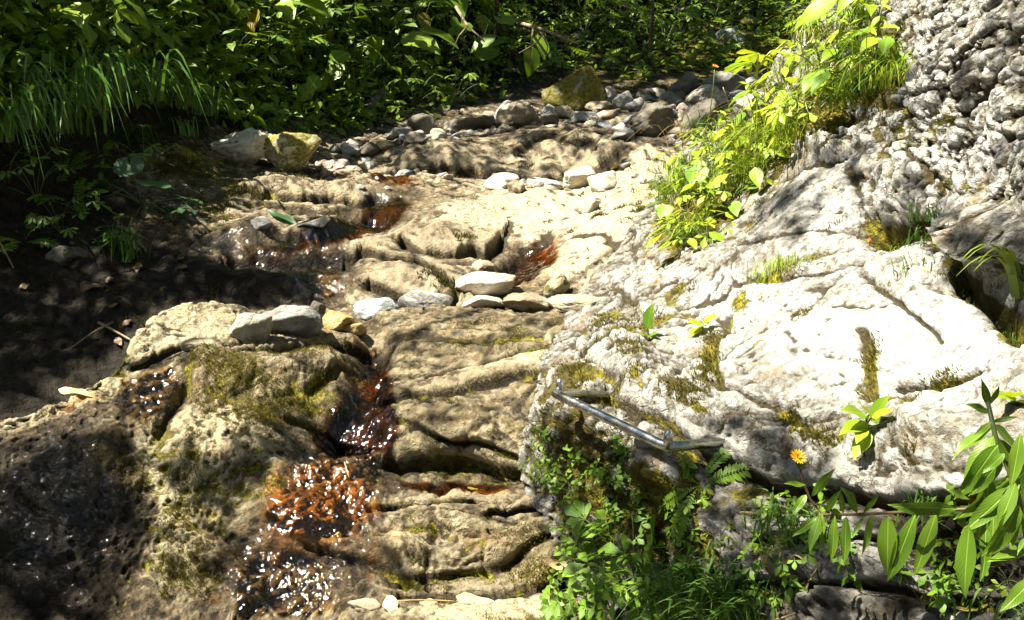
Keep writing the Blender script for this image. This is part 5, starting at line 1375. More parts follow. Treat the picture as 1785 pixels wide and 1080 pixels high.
# dead branch above the mossy boulder
def branch(name, label, pts, r, twigs, mat='twig', cat='branch'):
    root = link(name, None, loc=pts[0]); tag(root, label, cat)
    L = np.array(pts) - np.array(pts[0])
    V, Fc = tube_geo(L, np.linspace(r, r * .35, len(L)), 6); link('stem', mesh_list('stem', V, Fc, M[mat]), root)
    for tw in twigs:
        V, Fc = tube_geo(np.array(tw) - np.array(pts[0]), np.linspace(r * .5, r * .15, len(tw)), 5); link('twig', mesh_list('twig', V, Fc, M[mat]), root)
def wp(u, v, Y): return at(u, v, np.array(float(Y)))
branch('dead_branch', 'bare dead branch sticking out above the mossy boulder', [wp(905, 40, 8.0), wp(930, 46, 7.6), wp(960, 56, 7.3), wp(1008, 76, 7.2)], .02,
       [[wp(930, 46, 7.6), wp(925, 80, 7.5), wp(926, 115, 7.5)], [wp(950, 52, 7.4), wp(935, 75, 7.3), wp(905, 92, 7.3)], [wp(960, 56, 7.3), wp(975, 62, 7.3), wp(1010, 66, 7.3)], [wp(940, 48, 7.5), wp(955, 80, 7.4), wp(950, 108, 7.4)]])
branch('dead_branch', 'thin bare branch slanting through the middle of the bank', [wp(795, 12, 7.2), wp(815, 45, 6.9), wp(845, 72, 6.8)], .014, [[wp(815, 45, 6.9), wp(800, 62, 6.9), wp(790, 85, 6.9)]])
branch('log', 'short rotten log lying under the herbs left of the dark upright stone', [surf(630, 215, 'A')[0] + np.array([0, 0, .03]), surf(650, 205, 'A')[0] + np.array([0, -.05, .09]), surf(668, 190, 'A')[0] + np.array([0, -.05, .13])], .055, [], 'bark', 'log')
for i, (u, lab) in enumerate([(186, 'thin dark sapling stem at the left of the bank'), (860, 'thin dark sapling stem left of the dead branch'), (1130, 'dark sapling stem deep in the shade upslope')]):
    P, n = surf(u, 120 if i else 60, 'A')
    root = link('sapling', None, loc=P); tag(root, lab, 'tree')
    V, Fc = tube_geo(np.array([[0, 0, -.1], [.03, 0, .6], [-.02, 0, 1.4], [.05, .05, 2.4], [.02, .1, 3.6]]), [.022, .02, .017, .012, .005], 7); link('trunk', mesh_list('trunk', V, Fc, M['bark']), root)
    mb = MB(); rs = np.random.RandomState(i)
    for j in range(160):
        q = np.array([rs.normal(0, .4), rs.normal(0, .4), rs.uniform(1.7, 3.6)])
        mb.add(*leaf_geo(.09, .05, 'ovate', 3, .2, .2), Matrix.Translation(q) @ rot(rs.uniform(0, 6.28), rs.normal(.2, .4), rs.normal(0, .4)))
    link('crown', mb.mesh('crown', M['lf_dark']), root)

# ---- the bright tongue of grass and herbs on the far edge of the rock wall
g_l = [grass_mesh(['grass_l', 'grass_m', 'grass_l', 'straw_g'][i], 340 + i, [46, 36, 46, 14][i], .22, .0055, (-.6, -.35), .05, .8, .12) for i in range(4)]
g_s = [grass_mesh('grass_l', 350 + i, 60, .12, .004, (-.3, -.3), .05, .9) for i in range(2)]
rt = np.random.RandomState(44)
tongue = [(1190, 290), (1240, 245), (1270, 270), (1310, 205), (1350, 165), (1390, 120), (1420, 80), (1450, 40), (1480, 0), (1210, 330), (1240, 350), (1230, 390), (1215, 420), (1290, 300), (1320, 260), (1370, 210), (1330, 300), (1400, 180), (1440, 160), (1480, 150), (1520, 140), (1550, 135), (1430, 110), (1460, 75), (1280, 330), (1250, 300), (1360, 250), (1210, 260), (1480, 60), (1390, 240), (1300, 240), (1425, 195), (1500, 170), (1465, 120), (1520, 105), (1555, 100), (1570, 130), (1535, 165), (1480, 190), (1445, 215), (1410, 250), (1510, 60), (1530, 30), (1545, 75), (1375, 265), (1340, 285), (1225, 440), (1195, 400), (1180, 360), (1185, 320)]
for i, (u, v) in enumerate(tongue):
    u += rt.normal(0, 6); v += rt.normal(0, 5)
    put_tuft(g_l[i % 4] if i % 5 else g_s[i % 2], u, v, 'bright yellow green grass tuft ' + zone(v, [(70, 'at the very top of the rock edge'), (150, 'beside the tall umbel plant on the rock edge'), (230, 'above the smooth grey rock on the wall edge'), (300, 'in the middle of the bright strip by the orange flower'), (9999, 'low on the bright strip above the white pitted stone')]), 'bright grass tufts on the rock edge', 'B', rt.uniform(.6, .95) * (1.0 if u < 1400 else .85), rt.uniform(-.6, .6))
limes = [basal_herb(111, [leaf_mesh('lf_lime', .085, .045, 'ovate', n=6, droop=.3)], 7, .12, .1, 'leafy_plant'), basal_herb(112, [palmate_mesh('lf_lime', .06, 3, 5, .55, .12)], 8, .10, .11, 'trefoil_plant'),
         basal_herb(113, [palmate_mesh('lf_lime', .07, 5, 6, .4, .2)], 6, .12, .11, 'lobed_leaf_plant'), erect_herb(114, 'lf_lime', .2, 6, .07, .035), basal_herb(115, [leaf_mesh('lf_fresh', .1, .06, 'ovate', n=6, droop=.35, tooth=.08)], 6, .11, .09, 'broadleaf_plant')]
for i, (u, v) in enumerate([(1205, 300), (1235, 270), (1262, 300), (1285, 275), (1240, 325), (1265, 345), (1290, 345), (1225, 360), (1245, 380), (1270, 370), (1225, 405), (1205, 425), (1310, 285), (1335, 240), (1300, 215), (1380, 190), (1400, 215), (1420, 140), (1450, 150), (1485, 175), (1370, 150), (1410, 100), (1440, 65), (1455, 20), (1350, 205), (1320, 320), (1255, 255), (1345, 275), (1190, 345), (1185, 385), (1200, 445), (1230, 430), (1500, 120), (1530, 145), (1550, 115), (1465, 175), (1425, 225), (1395, 250), (1515, 80), (1490, 30)]):
    P, n = surf(u, v, 'B')
    limes[i % 5].place(P - n * .01, 'lime green ' + limes[i % 5].name.replace('_', ' ') + ' ' + zone(v, [(120, 'among bright grass near the top of the rock edge'), (230, 'among bright grass beside the tall umbel plant'), (320, 'among bright grass in the middle of the strip'), (9999, 'hanging at the lower end of the bright strip')]), 'plant', 'lime green herbs on the rock edge', R=rot(rt.uniform(0, 6.28), 0, 0) @ rot(0, 0, 0) if False else Matrix.Rotation(.35, 4, 'X') @ Matrix.Rotation(-.25, 4, 'Y') @ Matrix.Rotation(rt.uniform(0, 6.28), 4, 'Z'), s=rt.uniform(.65, 1.0))
# big leaves at the top of the tongue
bigl = basal_herb(116, [leaf_mesh('lf_lime', .15, .07, 'ovate', n=8, droop=.55)], 6, .16, .1, 'broadleaf_plant')
bigl.place(surf(1500, 55, 'B')[0], 'broad pale leaved plant hanging at the top of the bright rock edge', 'plant', R=rot(-1.6, .5, 0), s=1.0)
bigl.place(surf(1430, 15, 'B')[0], 'broad leaved lime plant at the very top of the rock edge', 'plant', R=rot(.8, .2, 0), s=.9)
# umbel leaf on a tall stalk
um = Proto('umbel_plant'); um.smat = 'stem_l'
Pb = surf(1322, 212, 'B')[0]
def rel(u, v, Y): return wp(u, v, Y) - Pb
Yb = Pb[1]
fork = rel(1320, 120, Yb - .02)
um.stem(bezier((0, 0, 0), rel(1318, 165, Yb), fork, 8), .006, .0045)
for (eu, ev, n_, az) in [(1345, 88, 5, .1), (1308, 108, 4, 2.7), (1372, 70, 4, .3), (1322, 92, 4, 1.6)]:
    e = rel(eu, ev, Yb - .04 + (.1 if ev < 80 else 0)); um.stem(bezier(fork, (fork + e) / 2 + np.array([0, 0, .01]), e, 6), .004, .0025)
    um.leaf(palmate_mesh('lf_lime', .115, 5, 30 + n_, .42, .16), orient(e, az, .12, .2))
um.done().place(Pb, 'tall lime green plant holding flat lobed leaves above the bright grass', 'plant')
# flower head builder
def daisy(mat, R, n=16):
    mb = MB()
    for k in range(n):
        mb.add(*leaf_geo(R, R * .28, 'lance', 3, .1 - .6 * (k % 2) * .4, .1), rot(6.283 * k / n, -.45 + .3 * (k % 2), 0))
    for k in range(10):
        mb.add(*leaf_geo(R * .5, R * .22, 'lance', 2, .0, .1), rot(6.283 * k / 10 + .2, -1.0, 0))
    return mb.mesh('flower', M[mat])
of = Proto('orange_flower'); Pb = surf(1212, 290, 'B')[0]; Yb = Pb[1]
tipp = rel(1246, 116, Yb - .05)
of.stem(bezier((0, 0, 0), rel(1240, 230, Yb), tipp, 9), .003, .0018)
for t_, a_ in ((.35, .4), (.5, 2.6), (.62, 1.0)): of.leaf(leaf_mesh('lf_lime', .05, .018, 'lance', n=4, droop=.3), orient(bezier((0, 0, 0), rel(1240, 230, Yb), tipp, 9)[int(t_ * 8)], a_, -.3))
of.extra.append(('flower', daisy('petal_o', .016), Matrix.Translation(tipp) @ rot(0, .3, .5)))
of.done().place(Pb, 'orange flower head on a thin stalk in front of the grey stones', 'flower')
for i, (u, v) in enumerate([(1330, 262), (1405, 150), (1282, 236)]):
    P, n = surf(u, v, 'B'); V, Fc = tube_geo(bezier(P, P + np.array([-.02, -.02, .1]), P + np.array([-.06, -.05, .17]), 7), [.0016] * 7, 4)
    tag(link('grass_stalk', mesh_list('grass_stalk', V, Fc, M['straw'])), 'straw coloured seed stalk rising from the bright grass', 'grass', 'straw stalks in the bright grass')

# ---- mossy and grassy strips in the rock wall
g_m = [grass_mesh('grass_m', 360 + i, 40, .10, .004, (.0, -.3), .04, 1.0) for i in range(3)]
for i, (u, v, s) in enumerate([(1540, 405, .6), (1580, 410, .7), (1620, 410, .7), (1650, 425, .6), (1670, 480, .5), (1690, 510, .45), (1720, 530, .45), (1745, 560, .4), (1770, 575, .4)]):
    put_tuft(g_m[i % 3], u, v, 'short grass in the mossy groove across the rock wall', 'short grass in the wall groove', 'B', s, rt.uniform(0, 6))
for i, (u, v) in enumerate([(1345, 478), (1370, 468), (1395, 462), (1325, 490)]):
    put_tuft(g_s[i % 2], u, v, 'flattened lime grass lying in a crack of the sunny rock', 'grass in the sunny crack', 'B', .45, rt.uniform(0, 6))
for i, (u, v) in enumerate([(1590, 470), (1660, 380)]):
    put_tuft(g_m[i], u, v, ['grass sprig creeping on the grey rock below the wall groove', 'pale grass sprig against the shaded upper wall'][i], None, 'B', .6, rt.uniform(0, 6))
put_tuft(grass_mesh('grass_l', 371, 8, .16, .009, (-.6, -.2), .01, .3), 1790, 520, 'bright blades reaching in from the right edge of the rock wall', key='B')

# ---- little plants on the sunny rock
def leaf_plant(name, key, u, v, label, leaves, mat_stem='stem_g', r=.0016, cat='plant', Yoff=-.02):
    """leaves given as (mesh, base photo point, tip photo point, scale by length)"""
    global Pb
    p = Proto(name); p.smat = mat_stem; Pb = surf(u, v, key)[0]; Y = Pb[1] + Yoff
    for me, L0, b, t, dy in leaves:
        bp, tp_ = wp(*b, Y + dy), wp(*t, Y + dy - .03)
        d = tp_ - bp; L = np.linalg.norm(d)
        X = d / L; Zv = np.array([-.25, -.55, .8]); Zv = Zv - X * (Zv @ X); Zv /= np.linalg.norm(Zv); Yv = np.cross(Zv, X)
        A = Matrix(((X[0], Yv[0], Zv[0], 0), (X[1], Yv[1], Zv[1], 0), (X[2], Yv[2], Zv[2], 0), (0, 0, 0, 1)))
        p.stem(bezier((0, 0, 0), (bp - Pb) * .5 + np.array([0, 0, .006]), bp - Pb, 5), r, r * .7)
        p.leaf(me, Matrix.Translation(bp - Pb) @ A @ Matrix.Scale(L / L0, 4))
    return p.done().place(Pb, label, cat)
fo = leaf_mesh('lf_fresh', .1, .05, 'ovate', n=7, droop=.3); fl = leaf_mesh('lf_lime', .1, .048, 'ovate', n=7, droop=.3)
leaf_plant('leafy_sprig', 'B', 1130, 590, 'single upright green leaf growing from the sunny rock edge', [(fo, .1, (1128, 572), (1128, 532), 0), (fo, .1, (1126, 585), (1118, 570), 0), (fo, .1, (1130, 588), (1140, 574), 0)])
leaf_plant('leafy_sprig', 'B', 1222, 572, 'rounded lime leaf lying on the sunny rock', [(fl, .1, (1228, 566), (1204, 552), 0), (fl, .1, (1226, 562), (1244, 543), 0), (fl, .1, (1222, 570), (1200, 578), 0)])
sp = [(fl, .1, (1510, 735), (1468, 742), 0), (fl, .1, (1512, 725), (1480, 700), 0), (fl, .1, (1515, 722), (1508, 688), 0), (fl, .1, (1520, 728), (1545, 706), 0), (fl, .1, (1520, 742), (1552, 752), 0), (fl, .1, (1514, 750), (1486, 792), -.01), (fl, .1, (1516, 745), (1530, 776), 0), (fo, .1, (1520, 735), (1532, 690), .02), (fl, .1, (1508, 745), (1494, 762), -.01)]
leaf_plant('leafy_plant', 'B', 1515, 760, 'sunlit rosette of pale green leaves on the bright rock', sp)
leaf_plant('leafy_sprig', 'B', 1765, 700, 'pale green sprig on the bright rock at the right edge', [(fl, .1, (1765, 690), (1740, 676), 0), (fl, .1, (1762, 695), (1772, 665), 0), (fl, .1, (1768, 700), (1785, 688), 0)])

# ---- shaded wall under the foothold
vine = [leaf_mesh('lf_fresh', .05, .035, 'ovate', n=5, droop=.3, tooth=.1), palmate_mesh('lf_fresh', .045, 3, 61, .6, .15)]
vineA = erect_herb(121, 'lf_fresh', .13, 5, .045, .026, name='leafy_herb'); vineB = basal_herb(122, vine, 7, .07, .06, 'leafy_plant', .0015); vineC = basal_herb(123, [palmate_mesh('lf_mid', .05, 3, 62, .55, .15)], 6, .06, .06, 'trefoil_plant', .0015)
rv = np.random.RandomState(9)
for i in range(44):
    u = rv.uniform(930, 1105) if i < 32 else rv.uniform(1100, 1240); v = rv.uniform(715, 960)
    if v < 725 + (u - 960) * .48 + 22: v += 70
    if u < 950 and v > 860: continue
    P, n = surf(u, v, 'B')
    R = Vector(n * .8 + np.array([0, 0, .5])).to_track_quat('Z', 'Y').to_matrix().to_4x4() @ Matrix.Rotation(rv.uniform(0, 6.28), 4, 'Z')
    [vineA, vineB, vineC][i % 3].place(P - n * .004, ['small stemmed green herb', 'small green rosette', 'small trefoil herb'][i % 3] + ' on the shaded wall ' + zone(v, [(800, 'just under the metal foothold'), (890, 'midway below the metal foothold'), (9999, 'low down above the lobed leaf plants')]), 'plant', 'herbs on the wall under the foothold', R=R, s=rv.uniform(.28, .52))
fn = fern(131, 'lf_fresh', .13, 6, lift=.5)
fn.place(surf(1228, 850, 'B')[0], 'small green fern hanging on the shaded rock under the foothold leg', 'fern', R=Matrix.Rotation(.9, 4, 'X') @ Matrix.Rotation(-.6, 4, 'Y'), s=.62)
# coltsfoot leaf
leaf_plant('coltsfoot', 'B', 1135, 985, 'single round toothed leaf above the lobed leaf plants', [(round_mesh('lf_fresh', .05, 7, cup=.08), .05, (1138, 945), (1138, 918), 0)])
lob = [pinnate_mesh('lf_fresh', .10, 4, .42, 70 + i, .3, 'spoon', .25, .6) for i in range(2)] + [palmate_mesh('lf_fresh', .07, 5, 74, .46, .22), palmate_mesh('lf_fresh', .06, 3, 75, .6, .2)]
lobp = [basal_herb(140 + i, lob, 7, .13, .09, 'lobed_leaf_plant', .0016) for i in range(3)]
for i, (u, v, s) in enumerate([(1040, 985, .55), (1075, 975, .6), (1110, 985, .55), (1060, 1020, .6), (1030, 1040, .5), (1100, 1030, .65), (1150, 1030, .55), (1070, 1065, .6), (1120, 1065, .65), (1170, 1065, .6), (1040, 1085, .6), (1090, 1100, .65), (1150, 1100, .65), (1200, 1070, .5)]):
    P, n = surf(u, v + 10, 'B')
    lobp[i % 3].place(P, 'bright green plant with lobed leaves ' + zone(v, [(1000, 'just below the round toothed leaf'), (1050, 'between the tan dry leaf and the grass tufts'), (9999, 'at the very bottom edge beside the flat rock')]), 'plant', 'lobed leaf plants at the wall foot', R=Matrix.Rotation(.5, 4, 'X') @ Matrix.Rotation(rv.uniform(0, 6.28), 4, 'Z'), s=s * 1.3)
g_b = [grass_mesh('grass_m', 380 + i, 55, .13, .005, (.1, -.35), .045, 1.0) for i in range(3)]
for i, (u, v, s) in enumerate([(1210, 1050, 1.0), (1250, 1040, .9), (1290, 1050, .9), (1230, 1090, 1.0), (1280, 1085, 1.0), (1320, 1070, .8), (1180, 1030, .8), (1260, 1010, .7)]):
    put_tuft(g_b[i % 3], u, v, 'fresh green grass tuft ' + zone(u, [(1225, 'right of the lobed leaf plants at the bottom'), (1265, 'in the middle of the bottom grass patch'), (9999, 'at the right of the bottom grass patch')]), 'grass tufts at the bottom of the rock', 'B', s, rv.uniform(0, 6))
for i, (u, v, s) in enumerate([(1395, 925, .6), (1425, 925, .5), (1360, 915, .5)]):
    put_tuft(g_b[i % 3], u, v, 'grass tuft sprouting from a ledge beside the yellow flower', 'grass tufts beside the yellow flower', 'B', s, rv.uniform(0, 6))
for i, (a, b) in enumerate([((1400, 945), (1395, 1040)), ((1418, 930), (1380, 1035)), ((1330, 898), (1290, 888)), ((1400, 940), (1425, 1010)), ((1385, 1060), (1350, 1075))]):
    pa = surf(*a, 'B')[0] + np.array([0, -.02, .0]); pb = surf(*b, 'B')[0] + np.array([0, -.015, 0])
    V, Fc = tube_geo(bezier(pa, (pa + pb) / 2 + np.array([.01, -.02, .015]), pb, 8), [.0016] * 8, 4)
    tag(link('dry_grass_stalk', mesh_list('dry_blade', V, Fc, M['straw'])), 'dry straw blade hanging on the shaded ledge below the yellow flower', 'grass', 'dry blades below the yellow flower')

for i in range(34):
    u = rv.uniform(1240, 1790); v = rv.uniform(880, 1080)
    P, n = surf(u, v, 'B')
    R = Vector(n * .7 + np.array([0, 0, .6])).to_track_quat('Z', 'Y').to_matrix().to_4x4() @ Matrix.Rotation(rv.uniform(0, 6.28), 4, 'Z')
    [vineB, vineC, vineA][i % 3].place(P - n * .004, ['small green rosette', 'small trefoil herb', 'small stemmed herb'][i % 3] + ' in the dark cracks ' + zone(u, [(1400, 'below the yellow flower'), (1560, 'under the hanging long leaves'), (9999, 'at the right under the large long leaved plant')]), 'plant', 'herbs in the cracks under the long leaved plant', R=R, s=rv.uniform(.28, .5))
for i, (u, v, s) in enumerate([(1620, 890, .45), (1720, 1060, .5)]):
    put_tuft(g_b[i % 3], u, v, 'thin grass in the dark cracks under the long leaved plant', 'thin grass under the long leaved plant', 'B', s, rv.uniform(0, 6))

# ---- the long leaved plant with a yellow flower
gl = leaf_mesh('lf_gold', .1, .023, 'lance', n=11, droop=.2, fold=.3, wave=.12); gw = leaf_mesh('lf_gold', .1, .025, 'ovate', n=11, droop=.28, fold=.28, wave=.11)
Pb = surf(1800, 905, 'B')[0] + np.array([0.02, -.05, 0])
Yg = .93
gp = Proto('long_leaf_plant'); gp.smat = 'stem_r'
def add_leaf(p, me, b, t, Y, dy=-.03, roll=0.0, w=1.0):
    bp, tp_ = wp(*b, Y), wp(*t, Y + dy)
    d = tp_ - bp; L = np.linalg.norm(d); X = d / L
    Zv = np.array([-.3, -.75, .5]); Zv = Zv - X * (Zv @ X); Zv /= np.linalg.norm(Zv); Yv = np.cross(Zv, X)
    A = Matrix(((X[0], Yv[0], Zv[0], 0), (X[1], Yv[1], Zv[1], 0), (X[2], Yv[2], Zv[2], 0), (0, 0, 0, 1)))
    p.leaf(me, Matrix.Translation(bp - Pb) @ A @ Matrix.Rotation(roll, 4, 'X') @ Matrix.Diagonal((L / .1, L / .1 * w, L / .1, 1)))
path = [wp(1800, 882, .90), wp(1740, 885, .92), wp(1660, 888, .95), wp(1580, 892, .98), wp(1500, 896, 1.02), wp(1435, 897, 1.06), wp(1412, 870, 1.07), wp(1400, 838, 1.07), wp(1391, 806, 1.07)]
gp.stem(np.array(path) - Pb, .0024, .0015, 6)
for b, t, Y, w in [((1595, 895), (1552, 1024), .965, 1.0), ((1632, 893), (1595, 1012), .955, 1.0), ((1548, 900), (1542, 1015), .97, 1.15), ((1545, 897), (1560, 960), .99, .9), ((1475, 898), (1474, 990), 1.01, .9), ((1505, 900), (1487, 935), 1.0, .8), ((1455, 898), (1452, 985), 1.02, .9),
                   ((1430, 897), (1405, 965), 1.03, 1.0), ((1425, 900), (1385, 935), 1.04, 1.0), ((1520, 895), (1508, 970), 1.0, .8), ((1668, 886), (1560, 893), .945, 1.0), ((1440, 892), (1460, 855), 1.05, 1.0), ((1405, 862), (1383, 893), 1.05, 1.2), ((1415, 865), (1450, 818), 1.06, 1.0), ((1405, 845), (1372, 838), 1.06, .9),
                   ((1495, 892), (1482, 850), 1.02, 1.3), ((1505, 893), (1530, 866), 1.02, .8), ((1470, 895), (1466, 862), 1.03, .8), ((1432, 895), (1440, 930), 1.03, .9), ((1420, 898), (1440, 960), 1.04, .8)]:
    add_leaf(gp, gl if w <= 1 else gw, b, t, Y, -.02, rt.normal(0, .3), w)
fp = wp(1390, 797, 1.07) - Pb
gp.extra.append(('flower', daisy('petal_y', .0125, 18), Matrix.Translation(fp) @ rot(0, .2, .75)))
bud = MB(); V, Fc, UV = leaf_geo(.014, .006, 'ovate', 4, 0, .1)
for k_ in range(8): bud.add(V, Fc, UV, rot(6.283 * k_ / 8, -1.1, 0))
gp.extra.append(('flower_bud', bud.mesh('flower_bud', M['stem_g']), Matrix.Translation(wp(1392, 815, 1.07) - Pb)))
gp.done().place(Pb, 'long leaved plant arching across the rock to a yellow flower', 'plant')
# its leafy neighbour at the right edge
gp = Proto('long_leaf_plant'); gp.smat = 'stem_g'
Pb = surf(1790, 960, 'B')[0] + np.array([0.02, -.06, 0])
path = [wp(1800, 990, .80), wp(1785, 900, .80), wp(1760, 820, .80), wp(1735, 760, .81), wp(1722, 700, .82)]
gp.stem(np.array(path) - Pb, .0038, .002, 6)
for b, t, Y, w, wide in [((1728, 745), (1652, 780), .80, 1.0, 1), ((1732, 760), (1672, 840), .78, 1.15, 1), ((1738, 775), (1676, 880), .77, 1.1, 1), ((1745, 800), (1702, 870), .76, 1.2, 1), ((1765, 850), (1682, 930), .765, 1.1, 1), ((1690, 915), (1665, 1055), .74, .95, 1), ((1770, 842), (1735, 925), .755, 1.1, 1), ((1775, 880), (1738, 985), .75, 1.3, 1), ((1780, 890), (1722, 975), .76, 1.1, 1),
                         ((1735, 740), (1795, 790), .80, 1.2, 1), ((1730, 720), (1690, 700), .82, .9, 0), ((1725, 712), (1715, 665), .83, .9, 0), ((1726, 705), (1745, 675), .83, .9, 0), ((1728, 735), (1775, 725), .82, .9, 0), ((1740, 765), (1790, 830), .80, 1.1, 1), ((1728, 735), (1700, 760), .80, .9, 0), ((1790, 960), (1725, 970), .76, 1.0, 0), ((1800, 1010), (1750, 1065), .72, 1.3, 1), ((1795, 930), (1770, 960), .75, .9, 0), ((1750, 790), (1720, 820), .76, 1.1, 1), ((1690, 870), (1660, 850), .77, .9, 0)]:
    add_leaf(gp, gw if wide else gl, b, t, Y, -.015, rt.normal(0, .35), w)
rl = np.random.RandomState(77)
for i in range(11):
    b = (rl.uniform(1715, 1800), rl.uniform(740, 960)); L_ = rl.uniform(75, 135); a_ = rl.uniform(1.25, 2.5)
    add_leaf(gp, [gw, gl][i % 2], b, (b[0] + L_ * math.cos(a_), b[1] + L_ * math.sin(a_)), rl.uniform(.76, .86), rl.uniform(-.04, .0), rl.normal(0, .4), rl.uniform(.9, 1.2))
gp.done().place(Pb, 'large long leaved plant filling the right edge in front of the rock', 'plant')
# a dying tuft under the flower
tag(put_tuft(grass_mesh('dead', 391, 10, .05, .006, (0, -.2), .015, 1.0), 1398, 985, 'withered reddish leaf base below the yellow flower', key='B', name='withered_tuft'), None, 'plant')

# ---- blue and red specks of flower
def speck(name, label, u, v, key, mat, R, up=.02):
    P, n = surf(u, v, key); root = link(name, None, loc=P); tag(root, label, 'flower')
    V, Fc = tube_geo(bezier((0, 0, 0), n * up * .5 + np.array([0, 0, up]), n * up + np.array([0, -.01, up * .8]), 5), [.0009] * 5, 4); link('stem', mesh_list('stem', V, Fc, M['stem_g']), root)
    mb = MB()
    for k_ in range(5): mb.add(*leaf_geo(R, R * .7, 'ovate', 3, .2, .1), rot(6.283 * k_ / 5, .9, 0))
    link('petals', mb.mesh('petals', M[mat]), root, loc=n * up + np.array([0, -.01, up * .8]))
speck('bellflower', 'tiny blue bell flower at the shaded foot of the wall', 968, 872, 'B', 'petal_b', .008)
speck('red_flower', 'tiny red speck of a flower beside the wall groove', 1506, 412, 'B', 'petal_r', .010, .01)
# ------------------------------------------------------------------ the metal foothold
def mat_steel():
    m = NT('worn_steel'); co = m.obj()
    n = m.noise(co, 60.0, 5, .6); n2 = m.noise(co, 14.0, 4, .6)
    c = m.mix(m.ramp(n2, .45, .65), (0.58, 0.59, 0.60), (0.34, 0.31, 0.25))
    p = m.bsdf(c, m.ramp(n, .3, .7, .18, .4), m.bump(n, .25, .002), Metallic=1.0)
    return m.finish(p.outputs[0])
M['steel'] = mat_steel()
def rod(pts, r, n=14):
    return tube_geo(pts, [r] * len(pts), n)
def round_path(ps, rad, k=7):
    """polyline with rounded corners"""
    out = [np.array(ps[0])]
    for a, b, c in zip(ps[:-2], ps[1:-1], ps[2:]):
        a, b, c = map(np.array, (a, b, c))
        p = b + (a - b) / np.linalg.norm(a - b) * rad; q = b + (c - b) / np.linalg.norm(c - b) * rad
        out += list(bezier(p, b, q, k))
    out.append(np.array(ps[-1])); return np.array(out)
Y1, Y2 = 1.70, 1.44
c1, c2 = wp(962, 683, Y1), wp(1163, 779, Y2)
_pb = PATCH['B']['P'].reshape(-1, 3); _pu, _pv, _pd = project(_pb)
def seen(u, v, r_=5.0):
    """the point of the rock wall that shows at a photo point"""
    k = np.where(np.hypot(_pu - u, _pv - v) < r_)[0]
    return _pb[k[_pd[k].argmin()]]
f1, f2 = seen(1036, 685), seen(1238, 775)
print('legs', c1, f1, np.linalg.norm(f1 - c1), c2, f2, np.linalg.norm(f2 - c2))
# legs run on into the drilled rock
f1 = f1 + (f1 - c1) / np.linalg.norm(f1 - c1) * .035; f2 = f2 + (f2 - c2) / np.linalg.norm(f2 - c2) * .04
root = link('metal_foothold', None, loc=c1)
tag(root, 'bent steel foothold bar fixed into the rock wall above the herbs', 'foothold')
r = .0092
V, Fc = rod(round_path([f1, c1, c2, f2], .022) - c1, r)
link('bar', mesh_list('bar', V, Fc, M['steel']), root)
def stub(base, h):
    V, Fc = [], []
    prof = [(0, r * .95), (h * .6, r * .95), (h * .8, r * .85), (h * .93, r * .55), (h, r * .1)]
    P_ = np.array([[0, 0, z] for z, _ in prof])
    return tube_geo(P_, [q for _, q in prof], 14)
axis = (c2 - c1) / np.linalg.norm(c2 - c1)
for b in (c1 + (f1 - c1) * .14, c2 + axis * -.004 + (f2 - c2) * .04):
    V, Fc = stub(b, .034)
    link('stub', mesh_list('stub', V, Fc, M['steel']), root, loc=b - c1 + np.array([0, 0, -.004]))

M['litter'] = mat_leaf('brown_litter', (0.07, 0.035, 0.015), (0.20, 0.11, 0.045), rib=.1, trans=.1, spot=.3)
# ------------------------------------------------------------------ fallen leaves
def dead_leaf(u, v, key, label, L, W, az, mat='dead', kind='ovate', pitch=0.0, name='fallen_leaf', droop=.25, group=None, roll=0.0, lift=.006):
    P, n = surf(u, v, key)
    n = n / np.linalg.norm(n); nn = n * .55 + np.array([0, -.25, .6]); nn /= np.linalg.norm(nn)
    R = Vector(nn).to_track_quat('Z', 'Y').to_matrix().to_4x4()
    me = leaf_mesh(mat, L, W, kind, n=8, droop=droop, fold=.15, wave=.12)
    o = link(name, me); o.matrix_basis = Matrix.Translation(P + n * lift) @ R @ rot(az, pitch, roll) @ Matrix.Translation((-L * .5, 0, L * droop * .25))
    tag(o, label, 'leaf', group)
    return o
dead_leaf(965, 1014, 'C', 'tan dry leaf lying on the ledge beside the lobed plants', .085, .045, .05)
dead_leaf(838, 1042, 'C', 'pale curled dry leaf at the bottom edge of the ledge', .10, .042, .2)
dead_leaf(808, 1046, 'C', 'small pale dry leaf against the curled one', .05, .035, 2.6)
dead_leaf(748, 1052, 'C', 'pale dry leaf at the bottom left of the flat rock', .045, .03, 1.0)
dead_leaf(690, 1068, 'C', 'whitish dry leaf by the wet stones at the bottom', .05, .03, -.6)
dead_leaf(892, 1032, 'C', 'little yellowish leaf standing on the shaded ledge', .035, .016, 1.4)
dead_leaf(134, 682, 'C', 'pinkish dry leaf caught on the edge of the dark slab', .085, .03, .35, lift=.012)
dead_leaf(492, 390, 'A', 'long green leaf fallen across the shallow flow', .20, .045, -.75, 'lf_blue', 'lance', droop=.08, lift=.02)
dead_leaf(832, 846, 'C', 'brown leaf floating in the ledge puddle', .06, .028, .1, 'lf_yellow')
dead_leaf(930, 330, 'A', 'orange leaf litter under the long pale stone', .09, .05, .3, 'dead')
for i, (a, b) in enumerate([((690, 1066), (800, 1046)), ((602, 818), (612, 846))]):
    pa, pb = surf(*a, 'C')[0] + np.array([0, -.01, .015]), surf(*b, 'C')[0] + np.array([0, -.01, .012])
    V, Fc = tube_geo(bezier(pa, (pa + pb) / 2 + np.array([0, -.01, .012]), pb, 7), [.0014] * 7, 4)
    tag(link('dry_stalk', mesh_list('dry_stalk', V, Fc, M['straw'])), ['thin straw stalk lying between the dry leaves at the bottom', 'bit of straw stuck in the wet ledge by the puddle'][i], 'stalk')

